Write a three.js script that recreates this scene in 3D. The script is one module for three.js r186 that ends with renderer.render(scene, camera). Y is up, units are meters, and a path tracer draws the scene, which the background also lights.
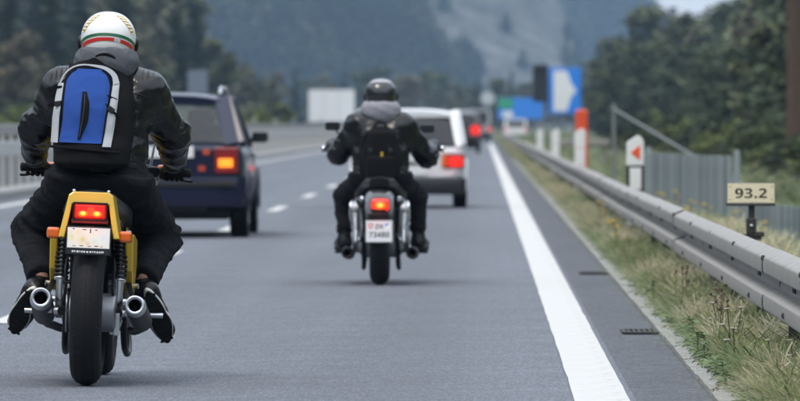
import * as THREE from 'three';
import { RoundedBoxGeometry } from 'three/addons/geometries/RoundedBoxGeometry.js';
import { mergeGeometries, mergeVertices } from 'three/addons/utils/BufferGeometryUtils.js';
import { ImprovedNoise } from 'three/addons/math/ImprovedNoise.js';

// ---------- camera, sky, sun, exposure ----------
const scene = new THREE.Scene();
const FPX = 7500, VX = 482, VY = 124, CH = 1.12;          // focal length in photo pixels, vanishing point of the road, eye height
const camera = new THREE.PerspectiveCamera(2 * Math.atan(200.5 / FPX) * 180 / Math.PI, 800 / 401, 0.5, 9000);
camera.position.set(0, CH, 0);
camera.rotation.order = 'YXZ';
camera.rotation.y = Math.atan((VX - 400) / FPX);
camera.rotation.x = -Math.atan((200.5 - VY) / FPX);
camera.focus = 32.3;
camera.userData.fStop = 8.6;
camera.updateMatrixWorld(true);

const renderer = new THREE.WebGLRenderer({ antialias: true });
renderer.toneMapping = THREE.LinearToneMapping;
renderer.toneMappingExposure = 1.95;
renderer.shadowMap.enabled = true;

const pn = new ImprovedNoise();
const N3 = (x, y, z) => pn.noise(x + 31.7, y + 17.3, z + 5.1);
const fbm = (x, y, z, o = 4) => { let s = 0, a = 0.5, f = 1; for (let i = 0; i < o; i++) { s += a * N3(x * f, y * f, z * f + i * 7); a *= 0.5; f *= 2.03; } return s; };
function rng(seed) { let a = seed >>> 0; return () => { a = (a + 0x6D2B79F5) | 0; let t = Math.imul(a ^ (a >>> 15), 1 | a); t = (t + Math.imul(t ^ (t >>> 7), 61 | t)) ^ t; return ((t ^ (t >>> 14)) >>> 0) / 4294967296; }; }
const V = (x, y, z) => new THREE.Vector3(x, y, z);
const lerp = (a, b, t) => a + (b - a) * t, clamp = (x, a, b) => Math.min(b, Math.max(a, x));
const sstep = (a, b, x) => { const t = clamp((x - a) / (b - a), 0, 1); return t * t * (3 - 2 * t); };

{ // overcast sky: a bright, slightly cool cloud cover
  const w = 512, h = 256, data = new Float32Array(w * h * 4);
  for (let j = 0; j < h; j++) for (let i = 0; i < w; i++) {
    const el = (j + 0.5) / h * Math.PI - Math.PI / 2, az = (i + 0.5) / w * Math.PI * 2, y = Math.sin(el), c = Math.cos(el);
    const n = fbm(c * Math.cos(az) * 2.2, y * 5, c * Math.sin(az) * 2.2, 5);
    const L = y > 0 ? 0.60 + 0.66 * y + 0.12 * n : 0.25;
    const k = (j * w + i) * 4;
    data[k] = L * 0.93; data[k + 1] = L * 0.975; data[k + 2] = L * 1.05; data[k + 3] = 1;
  }
  const t = new THREE.DataTexture(data, w, h, THREE.RGBAFormat, THREE.FloatType);
  t.mapping = THREE.EquirectangularReflectionMapping; t.magFilter = THREE.LinearFilter; t.needsUpdate = true;
  scene.background = t; scene.environment = t;
}
const sun = new THREE.DirectionalLight(0xfff3e2, 1.1);
sun.position.set(-40, 110, -8); sun.target.position.set(0, 0, -60);
sun.castShadow = true; sun.shadow.radius = 34; sun.shadow.mapSize.set(2048, 2048);
Object.assign(sun.shadow.camera, { left: -60, right: 60, top: 90, bottom: -90, near: 1, far: 400 });
scene.add(sun, sun.target);
scene.fog = new THREE.FogExp2(new THREE.Color().setRGB(0.46, 0.70, 1.0), 0.00018);

// ---------- helpers ----------
const used = {};
function numbered(name) { const n = used[name] = (used[name] ?? -1) + 1; return n ? `${name}_${String(n).padStart(3, '0')}` : name; }
function finish(o) { o.castShadow = true; o.receiveShadow = true; return o; }
function mesh(name, geo, mat, parent) {                     // one named mesh (part or sub-part of parent)
  const m = finish(new THREE.Mesh(Array.isArray(geo) ? merge(geo) : geo, mat)); m.name = name; parent.add(m); return m;
}
function tag(o, label, category, group, kind) { if (label) o.userData.label = label; if (category) o.userData.category = category; if (group) o.userData.group = group; if (kind) o.userData.kind = kind; return o; }
function thing(name, label, category, pos = [0, 0, 0], turn = 0, group) {
  const o = new THREE.Group(); o.name = numbered(name); o.position.set(...pos); o.rotation.y = turn; scene.add(o);
  return tag(o, label, category, group);
}
function setting(name, geo, mat, label) { const m = mesh(numbered(name), geo, mat, scene); m.userData.kind = 'structure'; if (label) { m.userData.label = label; } return m; }
function copyOf(o, pos, turn, scale, label, group) {
  const c = o.clone(); c.name = numbered(o.name.replace(/_\d{3}$/, '')); c.userData = { ...o.userData };
  c.position.set(...pos); c.rotation.set(0, turn || 0, 0); if (scale) c.scale.set(...scale);
  if (label) c.userData.label = label; if (group) c.userData.group = group; scene.add(c); return c;
}
function merge(list) {
  const out = list.map(g => { let n = g.index ? g.toNonIndexed() : g.clone(); for (const k of Object.keys(n.attributes)) if (!['position', 'normal', 'uv'].includes(k)) n.deleteAttribute(k);
    if (!n.attributes.uv) n.setAttribute('uv', new THREE.BufferAttribute(new Float32Array(n.attributes.position.count * 2), 2)); if (!n.attributes.normal) n.computeVertexNormals(); return n; });
  return mergeGeometries(out, false);
}
const rb = (w, h, d, r = 0.01, s = 2) => new RoundedBoxGeometry(w, h, d, s, Math.min(r, w / 2.01, h / 2.01, d / 2.01));
const at = (g, x, y, z, rx = 0, ry = 0, rz = 0) => g.clone().applyMatrix4(new THREE.Matrix4().compose(V(x, y, z), new THREE.Quaternion().setFromEuler(new THREE.Euler(rx, ry, rz)), V(1, 1, 1)));
const rbat = (w, h, d, r, x, y, z, rx, ry, rz) => at(rb(w, h, d, r), x, y, z, rx, ry, rz);
function bar(p, q, r0, r1 = r0, seg = 12) {                 // tapered round bar from p to q
  const a = V(...p), b = V(...q), l = a.distanceTo(b), g = new THREE.CylinderGeometry(r1, r0, l, seg, 1);
  return g.applyMatrix4(new THREE.Matrix4().compose(a.clone().add(b).multiplyScalar(0.5), new THREE.Quaternion().setFromUnitVectors(V(0, 1, 0), b.clone().sub(a).normalize()), V(1, 1, 1)));
}
function flatBar(p, q, w, t) {                              // box bar from p to q
  const a = V(...p), b = V(...q), l = a.distanceTo(b), g = rb(w, l, t, Math.min(w, t) * 0.25);
  return g.applyMatrix4(new THREE.Matrix4().compose(a.clone().add(b).multiplyScalar(0.5), new THREE.Quaternion().setFromUnitVectors(V(0, 1, 0), b.clone().sub(a).normalize()), V(1, 1, 1)));
}
const tube = (pts, r, seg = 24, rad = 8, closed = false) => new THREE.TubeGeometry(new THREE.CatmullRomCurve3(pts.map(p => V(...p)), closed), seg, r, rad, closed);
function lathe(prof, seg = 28) { return new THREE.LatheGeometry(prof.map(p => new THREE.Vector2(p[0], p[1])), seg); }   // [radius, along y]
function along(g, p, q) { const a = V(...p), b = V(...q); return g.clone().applyMatrix4(new THREE.Matrix4().compose(a, new THREE.Quaternion().setFromUnitVectors(V(0, 1, 0), b.sub(a).normalize()), V(1, 1, 1))); }
function grid(nu, nv, f) {                                  // parametric sheet
  const p = [], uv = [], ix = [];
  for (let j = 0; j <= nv; j++) for (let i = 0; i <= nu; i++) { const a = f(i / nu, j / nv); p.push(a[0], a[1], a[2]); uv.push(a[3] ?? i / nu, a[4] ?? j / nv); }
  for (let j = 0; j < nv; j++) for (let i = 0; i < nu; i++) { const a = j * (nu + 1) + i, b = a + 1, c = a + nu + 1, d = c + 1; ix.push(a, b, d, a, d, c); }
  const g = new THREE.BufferGeometry(); g.setAttribute('position', new THREE.Float32BufferAttribute(p, 3)); g.setAttribute('uv', new THREE.Float32BufferAttribute(uv, 2)); g.setIndex(ix); g.computeVertexNormals(); return g;
}
function loft(rings, caps = true) {                         // closed rings of equal length
  const n = rings[0].length, p = [], ix = [], uv = [];
  rings.forEach((r, j) => r.forEach((q, i) => { p.push(...q); uv.push(i / n, j / rings.length); }));
  for (let j = 0; j < rings.length - 1; j++) for (let i = 0; i < n; i++) { const a = j * n + i, b = j * n + (i + 1) % n, c = a + n, d = b + n; ix.push(a, b, d, a, d, c); }
  const g0 = new THREE.BufferGeometry(); g0.setAttribute('position', new THREE.Float32BufferAttribute(p, 3)); g0.setAttribute('uv', new THREE.Float32BufferAttribute(uv, 2)); g0.setIndex(ix); g0.computeVertexNormals();
  if (!caps) return g0;
  const cap = (r, flip) => { const c = [0, 0, 0]; r.forEach(q => { c[0] += q[0] / n; c[1] += q[1] / n; c[2] += q[2] / n; }); const pp = [...c]; r.forEach(q => pp.push(...q)); const ii = []; for (let i = 0; i < n; i++) flip ? ii.push(0, 2 + (i) - 1, 1 + (i + 1) % n) : ii.push(0, 1 + (i + 1) % n, 1 + i); const g = new THREE.BufferGeometry(); g.setAttribute('position', new THREE.Float32BufferAttribute(pp, 3)); g.setIndex(ii); g.computeVertexNormals(); return g; };
  return merge([g0, cap(rings[0], false), cap(rings[rings.length - 1], true)]);
}
function extrude(pts, depth, bevel = 0, holes = []) {
  const s = new THREE.Shape(pts.map(p => new THREE.Vector2(p[0], p[1]))); holes.forEach(h => s.holes.push(new THREE.Path(h.map(p => new THREE.Vector2(p[0], p[1])))));
  return new THREE.ExtrudeGeometry(s, { depth, bevelEnabled: bevel > 0, bevelSize: bevel, bevelThickness: bevel, bevelSegments: 2, curveSegments: 12 });
}
// photo pixel + distance -> world point
const P = (px, py, d) => [(px - VX) * d / FPX, CH - (py - VY) * d / FPX, -d];

// signed-distance bodies, meshed with surface nets
const cone = (p, q, r0, r1) => { const ax = p[0], ay = p[1], az = p[2], bx = q[0] - ax, by = q[1] - ay, bz = q[2] - az, L = bx * bx + by * by + bz * bz || 1e-9; return (x, y, z) => { const dx = x - ax, dy = y - ay, dz = z - az, t = clamp((dx * bx + dy * by + dz * bz) / L, 0, 1); return Math.hypot(dx - bx * t, dy - by * t, dz - bz * t) - (r0 + (r1 - r0) * t); }; };
const ell = (c, r) => (x, y, z) => { const a = (x - c[0]) / r[0], b = (y - c[1]) / r[1], d = (z - c[2]) / r[2], k = Math.hypot(a, b, d), k2 = Math.hypot(a / r[0], b / r[1], d / r[2]); return k * (k - 1) / (k2 || 1e-9); };
const smin = (a, b, k) => { const h = Math.max(k - Math.abs(a - b), 0) / k; return Math.min(a, b) - h * h * k * 0.25; };
const uni = (list, k) => (x, y, z) => { let d = 1e9; for (const f of list) d = smin(d, f(x, y, z), k); return d; };
function nets(f, lo, hi, c) {
  const nx = Math.ceil((hi[0] - lo[0]) / c) + 1, ny = Math.ceil((hi[1] - lo[1]) / c) + 1, nz = Math.ceil((hi[2] - lo[2]) / c) + 1;
  const v = new Float32Array(nx * ny * nz), id = new Int32Array(nx * ny * nz).fill(-1), pos = [], ix = [];
  let k = 0; for (let z = 0; z < nz; z++) for (let y = 0; y < ny; y++) for (let x = 0; x < nx; x++) v[k++] = f(lo[0] + x * c, lo[1] + y * c, lo[2] + z * c);
  const sy = nx, sz = nx * ny, off = [0, 1, sy, sy + 1, sz, sz + 1, sz + sy, sz + sy + 1], E = [[0, 1], [2, 3], [4, 5], [6, 7], [0, 2], [1, 3], [4, 6], [5, 7], [0, 4], [1, 5], [2, 6], [3, 7]];
  for (let z = 0; z < nz - 1; z++) for (let y = 0; y < ny - 1; y++) for (let x = 0; x < nx - 1; x++) {
    const b = x + y * sy + z * sz; let m = 0; for (let i = 0; i < 8; i++) if (v[b + off[i]] < 0) m |= 1 << i; if (m === 0 || m === 255) continue;
    let ax = 0, ay = 0, az = 0, n = 0;
    for (const [i, j] of E) { const a = v[b + off[i]], d = v[b + off[j]]; if ((a < 0) === (d < 0)) continue; const t = a / (a - d); ax += lerp(i & 1, j & 1, t); ay += lerp((i >> 1) & 1, (j >> 1) & 1, t); az += lerp(i >> 2, j >> 2, t); n++; }
    id[b] = pos.length / 3; pos.push(lo[0] + (x + ax / n) * c, lo[1] + (y + ay / n) * c, lo[2] + (z + az / n) * c);
  }
  const quad = (a, b, d, e, flip) => { if (a < 0 || b < 0 || d < 0 || e < 0) return; flip ? ix.push(a, d, b, b, d, e) : ix.push(a, b, d, b, e, d); };
  for (let z = 1; z < nz - 1; z++) for (let y = 1; y < ny - 1; y++) for (let x = 1; x < nx - 1; x++) {
    const b = x + y * sy + z * sz, s = v[b] < 0;
    if (s !== v[b + 1] < 0) quad(id[b - sy - sz], id[b - sz], id[b - sy], id[b], !s);
    if (s !== v[b + sy] < 0) quad(id[b - 1 - sz], id[b - sz], id[b - 1], id[b], s);
    if (s !== v[b + sz] < 0) quad(id[b - 1 - sy], id[b - sy], id[b - 1], id[b], !s);
  }
  const g = new THREE.BufferGeometry(); g.setAttribute('position', new THREE.Float32BufferAttribute(pos, 3)); g.setIndex(ix); g.computeVertexNormals();
  const nn = g.attributes.normal, uv = new Float32Array(nn.count * 2);
  for (let i = 0; i < nn.count; i++) { const ax = Math.abs(nn.getX(i)), ay = Math.abs(nn.getY(i)), az = Math.abs(nn.getZ(i)), X = pos[3 * i], Y = pos[3 * i + 1], Z = pos[3 * i + 2]; const [u, w] = az >= ax && az >= ay ? [X, Y] : ax >= ay ? [Z, Y] : [X, Z]; uv[2 * i] = u; uv[2 * i + 1] = w; }
  g.setAttribute('uv', new THREE.BufferAttribute(uv, 2)); return g;
}
// textures
function tex(w, h, f, srgb, rx = 1, ry = rx) {               // f(u, v) -> [r, g, b] 0..1
  const d = new Uint8Array(w * h * 4);
  for (let j = 0; j < h; j++) for (let i = 0; i < w; i++) { const c = f(i / w, j / h, i, j), k = (j * w + i) * 4; d[k] = clamp(c[0], 0, 1) * 255; d[k + 1] = clamp(c[1], 0, 1) * 255; d[k + 2] = clamp(c[2], 0, 1) * 255; d[k + 3] = 255; }
  const t = new THREE.DataTexture(d, w, h); t.wrapS = t.wrapT = THREE.RepeatWrapping; t.magFilter = THREE.LinearFilter; t.minFilter = THREE.LinearMipmapLinearFilter; t.generateMipmaps = true; t.repeat.set(rx, ry); if (srgb) t.colorSpace = THREE.SRGBColorSpace; t.needsUpdate = true; return t;
}
const tileNoise = (u, v, f, seed) => { const a = u * 2 * Math.PI, b = v * 2 * Math.PI, r = f / (2 * Math.PI); return N3(Math.cos(a) * r + seed, Math.sin(a) * r + Math.cos(b) * r, Math.sin(b) * r - seed); };
function canvasTex(w, h, draw) { const c = document.createElement('canvas'); c.width = w; c.height = h; draw(c.getContext('2d'), w, h); const t = new THREE.CanvasTexture(c); t.colorSpace = THREE.SRGBColorSpace; return t; }
const std = (o) => { const m = new THREE.MeshStandardMaterial(o); return m; };
const phys = (o) => new THREE.MeshPhysicalMaterial(o);
const lin = (r, g, b) => new THREE.Color().setRGB(r, g, b);

const rr = rng(11);
const grainTex = (() => { const R = rng(5), a = new Float32Array(512 * 512); for (let i = 0; i < a.length; i++) a[i] = R(); return tex(512, 512, (u, v, i, j) => { const n = a[j * 512 + i]; const m = a[((j >> 1) * 512 + (i >> 1)) % a.length]; const g = 0.5 * n + 0.5 * m; return [g, g, g]; }, false, 1); })();
const leatherBump = (() => { const t = tex(512, 512, (u, v) => { const a = Math.abs(tileNoise(u, v, 60, 1)) * 0.6 + 0.4 * (0.5 + tileNoise(u, v, 14, 9)); return [a, a, a]; }, false, 4); return t; })();
const weaveBump = tex(256, 256, (u, v) => { const a = 0.5 + 0.25 * Math.sin(u * Math.PI * 2 * 64) + 0.25 * Math.sin(v * Math.PI * 2 * 64) + 0.3 * tileNoise(u, v, 10, 3); return [a, a, a]; }, false, 6);

const treadTex = tex(128, 512, (u, v) => { const a = Math.abs(((u * 2 + Math.abs(v - 0.5) * 3.0) % 1) - 0.5) < 0.09 && Math.abs(v - 0.5) > 0.06 && Math.abs(v - 0.5) < 0.36 ? 0 : 1, b = Math.abs(v - 0.5) < 0.012 || Math.abs(Math.abs(v - 0.5) - 0.13) < 0.010 ? 0 : 1, g = a * b * 0.9 + 0.1 * (0.5 + tileNoise(u, v, 20, 3)); return [g, g, g]; }, false, 22, 1);
const M = {
  leather: phys({ color: lin(0.0035, 0.004, 0.005), roughness: 0.24, bumpMap: leatherBump, bumpScale: 0.0005, specularIntensity: 0.9 }),
  leatherDull: phys({ color: lin(0.004, 0.0045, 0.0055), roughness: 0.34, bumpMap: leatherBump, bumpScale: 0.0006, specularIntensity: 0.7 }),
  leatherWorn: phys({ color: lin(0.016, 0.016, 0.018), roughness: 0.42, bumpMap: leatherBump, bumpScale: 0.0008 }),
  jeans: phys({ color: lin(0.0075, 0.008, 0.0105), roughness: 0.85, specularIntensity: 0.35, bumpMap: weaveBump, bumpScale: 0.0012 }),
  skin: std({ color: lin(0.42, 0.24, 0.17), roughness: 0.6 }),
  hood: std({ color: lin(0.10, 0.11, 0.125), roughness: 0.95, bumpMap: weaveBump, bumpScale: 0.0015 }),
  hoodPale: std({ color: lin(0.30, 0.30, 0.34), roughness: 0.95, bumpMap: weaveBump, bumpScale: 0.0015 }),
  glove: phys({ color: lin(0.006, 0.006, 0.007), roughness: 0.5, specularIntensity: 0.5, bumpMap: leatherBump, bumpScale: 0.002 }),
  rubber: phys({ color: lin(0.008, 0.008, 0.009), roughness: 0.75, specularIntensity: 0.4 }),
  tyre: phys({ color: lin(0.010, 0.010, 0.012), roughness: 0.7, specularIntensity: 0.5, bumpMap: treadTex, bumpScale: 0.004 }),
  black: phys({ color: lin(0.007, 0.007, 0.008), roughness: 0.42, specularIntensity: 0.6 }),
  blackGloss: phys({ color: lin(0.010, 0.010, 0.012), roughness: 0.28, clearcoat: 0.8, clearcoatRoughness: 0.08 }),
  chrome: std({ color: lin(0.75, 0.76, 0.78), roughness: 0.14, metalness: 1 }),
  steel: std({ color: lin(0.60, 0.61, 0.63), roughness: 0.32, metalness: 1 }),
  alloy: std({ color: lin(0.34, 0.35, 0.37), roughness: 0.5, metalness: 0.85 }),
  darkMetal: phys({ color: lin(0.012, 0.012, 0.014), roughness: 0.5, metalness: 0.0, specularIntensity: 0.7 }),
  yellow: phys({ color: lin(0.64, 0.41, 0.008), roughness: 0.35, clearcoat: 0.7, clearcoatRoughness: 0.1 }),
  white: phys({ color: lin(0.80, 0.80, 0.78), roughness: 0.3, clearcoat: 0.6, clearcoatRoughness: 0.08 }),
  whitePaint: std({ color: lin(0.70, 0.70, 0.69), roughness: 0.6 }),
  green: phys({ color: lin(0.010, 0.12, 0.045), roughness: 0.35, clearcoat: 0.5 }),
  red: phys({ color: lin(0.55, 0.022, 0.018), roughness: 0.35, clearcoat: 0.5 }),
  orangeLens: phys({ color: lin(0.75, 0.13, 0.008), roughness: 0.15, clearcoat: 0.8, clearcoatRoughness: 0.05 }),
  redLens: phys({ color: lin(0.17, 0.007, 0.006), roughness: 0.16, clearcoat: 0.8, clearcoatRoughness: 0.05 }),
  tailLit: phys({ color: lin(0.45, 0.012, 0.008), roughness: 0.2, emissive: lin(0.15, 0.004, 0.002), emissiveIntensity: 1, clearcoat: 0.6 }),
  glowLit: std({ color: lin(0.6, 0.05, 0.01), roughness: 0.3, emissive: lin(0.62, 0.085, 0.006), emissiveIntensity: 1 }),
  bulbLit: std({ color: lin(0.7, 0.15, 0.03), roughness: 0.3, emissive: lin(0.95, 0.42, 0.04), emissiveIntensity: 1 }),
  tailBright: phys({ color: lin(0.5, 0.015, 0.008), roughness: 0.25, emissive: lin(0.70, 0.018, 0.006), emissiveIntensity: 1, clearcoat: 0.5 }),
  smokeLens: phys({ color: lin(0.55, 0.55, 0.56), roughness: 0.12, clearcoat: 0.8, clearcoatRoughness: 0.05 }),
  blueFabric: std({ color: lin(0.014, 0.095, 0.47), roughness: 0.75, bumpMap: weaveBump, bumpScale: 0.002 }),
  greyFabric: std({ color: lin(0.50, 0.53, 0.56), roughness: 0.75, bumpMap: weaveBump, bumpScale: 0.001 }),
  blackFabric: phys({ color: lin(0.0065, 0.0065, 0.008), roughness: 0.8, specularIntensity: 0.35, bumpMap: weaveBump, bumpScale: 0.002 }),
  plastic: std({ color: lin(0.016, 0.016, 0.018), roughness: 0.4 }),
};
// ---------- setting: ground, road, markings ----------
const RX0 = -7.05, RX1 = 0.94;                              // asphalt edges
function gh(x, d) {                                         // height of the ground beside the road, d = metres ahead
  if (x > RX0 - 0.6 && x < 0.985) return -0.22;
  if (x >= 0.985) { const far = sstep(95, 150, d); return lerp(0.015 - 0.10 * sstep(1.7, 2.6, x) - 0.30 * sstep(2.4, 3.6, x), 0.0 - 0.1 * sstep(2, 4, x), far) + 0.03 * fbm(x * 1.3, 0, d * 0.4, 3) * sstep(1.0, 1.2, x); }
  return -0.25 + 0.05 * fbm(x * 0.3, 2, d * 0.1, 2);
}
const asphaltTex = (() => {
  const R = rng(77), S = 1024, a = new Float32Array(S * S); for (let i = 0; i < a.length; i++) a[i] = R();
  return tex(S, S, (u, v, i, j) => {
    const n1 = a[j * S + i], n2 = a[(j >> 1) * S + (i >> 1)], n3 = a[(j >> 2) * S + (i >> 2)], w = 0.5 + 0.5 * tileNoise(u, v, 6, 2) + 0.25 * tileNoise(u, v, 22, 4);
    let g = 0.47 + 0.18 * (n1 - 0.5) + 0.26 * (n2 - 0.5) + 0.24 * (n3 - 0.5) + 0.07 * (w - 0.5); if (n2 > 0.965) g += 0.16; if (n2 < 0.03) g -= 0.14;
    return [g * 0.95, g * 0.99, g * 1.055];
  }, true, 1);
})();
const asphaltBump = grainTex.clone(); asphaltBump.repeat.set(1, 1); asphaltBump.needsUpdate = true;
const mRoad = std({ map: asphaltTex, color: lin(0.67, 0.675, 0.69), roughness: 0.82, bumpMap: asphaltBump, bumpScale: 0.003, vertexColors: true });
const mShoulder = std({ map: asphaltTex, color: lin(0.46, 0.46, 0.46), roughness: 0.9, bumpMap: asphaltBump, bumpScale: 0.004, vertexColors: true });
const zs = []; for (let d = -20, s = 0.8; d < 3000; d += s, s = Math.max(0.8, d * 0.012)) zs.push(-d); zs.push(-3000);
function strip(x0, x1, nx, y, tint, uvs = 1 / 2.4) {       // long sheet along the road, uv in metres
  const p = [], uv = [], c = [], ix = [];
  zs.forEach(z => { for (let i = 0; i <= nx; i++) { const x = lerp(x0, x1, i / nx); p.push(x, typeof y === 'function' ? y(x, -z) : y, z); uv.push(x * uvs, z * uvs); const t = tint(x, -z); c.push(...(t.length ? t : [t, t, t])); } });
  for (let j = 0; j < zs.length - 1; j++) for (let i = 0; i < nx; i++) { const a = j * (nx + 1) + i, b = a + 1, e = a + nx + 1, f = e + 1; ix.push(a, b, f, a, f, e); }
  const g = new THREE.BufferGeometry(); g.setAttribute('position', new THREE.Float32BufferAttribute(p, 3)); g.setAttribute('uv', new THREE.Float32BufferAttribute(uv, 2)); g.setAttribute('color', new THREE.Float32BufferAttribute(c, 3)); g.setIndex(ix); g.computeVertexNormals(); return g;
}
const track = (x, c, w) => Math.exp(-((x - c) ** 2) / (2 * w * w));
const roadTint = (x, d) => { const wear = track(x, -2.05, 0.24) + track(x, -0.45, 0.24) + track(x, -5.6, 0.26) + track(x, -3.9, 0.26); const oil = track(x, -1.2, 0.2) + track(x, -4.75, 0.2); return 1.0 - 0.14 * wear - 0.09 * oil + 0.22 * fbm(x * 0.9, 3, d * 0.05, 4) + 0.10 * fbm(x * 3, 9, d * 0.6, 3); };
setting('road', strip(RX0, 0.625, 48, 0, roadTint), mRoad, 'bluish grey asphalt carriageway with white markings');
setting('shoulder', strip(0.625, RX1, 6, 0, (x, d) => 1 + 0.22 * fbm(x * 4, 1, d * 0.5, 4)), mShoulder, 'narrow dark asphalt shoulder outside the solid line');

const paintTex = (() => { const R = rng(3), S = 512, a = new Float32Array(S * S); for (let i = 0; i < a.length; i++) a[i] = R(); return tex(S, S, (u, v, i, j) => { const w = tileNoise(u, v, 9, 6) + 0.6 * tileNoise(u, v, 30, 2), g = 0.90 - 0.06 * a[j * S + i] - 0.05 * Math.max(0, w) - (w + 0.5 * a[(j >> 1) * S + (i >> 1)] > 0.95 ? 0.25 : 0); return [g, g, g * 0.99]; }, true, 1); })();
const mPaint = std({ map: paintTex, color: lin(0.74, 0.74, 0.73), roughness: 0.65, bumpMap: asphaltBump, bumpScale: 0.002 });
function paint(name, x0, x1, d0, d1, label, jag = 0.008) {   // painted line with slightly uneven edges
  const n = Math.max(2, Math.round((d1 - d0) / 0.5)), p = [], uv = [], ix = [];
  for (let j = 0; j <= n; j++) { const d = lerp(d0, d1, j / n); for (const [i, x] of [x0, x1].entries()) { const xx = x + jag * fbm(d * 1.7, i * 9, x, 3); p.push(xx, 0.004, -d); uv.push(xx / 0.8, d / 0.8); } }
  for (let j = 0; j < n; j++) { const a = 2 * j; ix.push(a, a + 1, a + 3, a, a + 3, a + 2); }
  const g = new THREE.BufferGeometry(); g.setAttribute('position', new THREE.Float32BufferAttribute(p, 3)); g.setAttribute('uv', new THREE.Float32BufferAttribute(uv, 2)); g.setIndex(ix); g.computeVertexNormals();
  return setting(name, g, mPaint, label);
}
paint('edge_line', 0.376, 0.598, 12, 1400, 'solid white edge line beside the shoulder');
paint('edge_line', -6.62, -6.42, 10, 1400, 'solid white edge line beside the median barrier');
for (let k = 0; k < 23; k++) paint('lane_dash', -2.77, -2.62, 24 + 18 * k, 30 + 18 * k, 'short white dash of the lane line');

// ground: one sheet to the horizon
const soilTex = tex(512, 512, (u, v) => { const a = 0.5 + 0.7 * tileNoise(u, v, 8, 3) + 0.4 * tileNoise(u, v, 40, 8), b = 0.5 + 0.5 * tileNoise(u, v, 17, 5); return [0.30 + 0.14 * a, 0.30 + 0.12 * a + 0.03 * b, 0.20 + 0.08 * a]; }, true, 1);
{
  const xs = [-3500, -1500, -700, -300, -120, -60, -30, -16, -11, -8.2, RX0 - 0.61, RX0 - 0.55]; for (let x = 0.97; x < 5; x += 0.14) xs.push(x); xs.push(5.5, 7, 9, 13, 20, 32, 60, 130, 300, 700, 1500, 3500);
  const dz = []; for (let d = -30, s = 0.7; d < 4500; d += s, s = Math.max(0.7, d * 0.02)) dz.push(d);
  const p = [], uv = [], ix = []; dz.forEach(d => xs.forEach(x => { p.push(x, gh(x, d), -d); uv.push(x / 1.7, d / 1.7); }));
  const n = xs.length; for (let j = 0; j < dz.length - 1; j++) for (let i = 0; i < n - 1; i++) { const a = j * n + i, b = a + 1, e = a + n, f = e + 1; ix.push(a, b, f, a, f, e); }
  const g = new THREE.BufferGeometry(); g.setAttribute('position', new THREE.Float32BufferAttribute(p, 3)); g.setAttribute('uv', new THREE.Float32BufferAttribute(uv, 2)); g.setIndex(ix); g.computeVertexNormals();
  setting('ground', g, std({ map: soilTex, roughness: 1, color: lin(0.8, 0.85, 0.75) }), 'grassy soil beside the motorway');
}
// opposite carriageway behind the median barrier
{ const g = strip(-17.5, RX0 - 0.9, 4, 0.0, () => 0.2); setting('opposite_road', g, mRoad, 'asphalt of the opposite carriageway behind the barrier'); }
setting('median_kerb', (() => { const a = rb(0.5, 0.30, 1400, 0.02, 1); return at(a, RX0 - 0.30, -0.03, -670); })(), std({ color: lin(0.36, 0.36, 0.35), roughness: 0.9, bumpMap: asphaltBump, bumpScale: 0.004 }), 'pale concrete kerb under the median barrier');

// concrete edging between shoulder and verge: separate stones
{
  const m1 = std({ color: lin(0.30, 0.29, 0.27), roughness: 0.95, map: asphaltTex, bumpMap: asphaltBump, bumpScale: 0.006 }); m1.color.setRGB(1.65, 1.5, 1.25);
  const R = rng(91), kerb = new THREE.Group(); kerb.name = 'kerb'; kerb.userData.kind = 'structure'; kerb.userData.label = 'row of worn pale edging stones between shoulder and verge'; scene.add(kerb);
  const variants = [0, 1, 2].map(s => { const g = new THREE.BoxGeometry(0.105, 0.16, 1.985, 3, 2, 12), p = g.attributes.position; for (let i = 0; i < p.count; i++) { const x = p.getX(i), y = p.getY(i), z = p.getZ(i); p.setXYZ(i, x + 0.008 * fbm(z * 4, s * 9, y * 9, 3), y + 0.008 * fbm(z * 3, x * 30, s * 5, 3) - (Math.abs(x) > 0.045 && y > 0 ? 0.006 : 0), z); } g.computeVertexNormals(); const uv = g.attributes.uv; for (let i = 0; i < uv.count; i++) uv.setXY(i, p.getX(i) / 1.2, p.getZ(i) / 1.2); return g; });
  for (let k = 0; k < 110; k++) { const d = 20 + 2 * k, s = mesh('edging_stone', variants[k % 3], m1, kerb); s.position.set(RX1 + 0.056 + 0.004 * (R() - 0.5), -0.055 + 0.008 * (R() - 0.5), -d); s.rotation.y = 0.003 * (R() - 0.5); }
}
// drain gratings in the shoulder
{
  const mi = std({ color: lin(0.035, 0.033, 0.032), roughness: 0.7, metalness: 0.3 });
  function drain(d, x0, x1, label) {
    const t = thing('drain_grating', label, 'drain', [(x0 + x1) / 2, 0, -d]); const w = x1 - x0, l = 0.62;
    mesh('frame', [rbat(w, 0.012, 0.05, 0.003, 0, 0.008, l / 2), rbat(w, 0.012, 0.05, 0.003, 0, 0.008, -l / 2), rbat(0.025, 0.012, l, 0.003, -w / 2, 0.008, 0), rbat(0.025, 0.012, l, 0.003, w / 2, 0.008, 0)], mi, t);
    for (let i = 1; i < 6; i++) mesh('slat', rb(0.018, 0.010, l - 0.04, 0.003, 1), mi, t).position.set(-w / 2 + w * i / 6, 0.007, 0);
  }
  drain(40.2, 0.76, 0.93, 'dark iron drain grating in the shoulder, closer to the kilometre sign');
  drain(56, 0.74, 0.93, 'dark iron drain grating in the shoulder, farther along beside dry grass');
}

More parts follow.
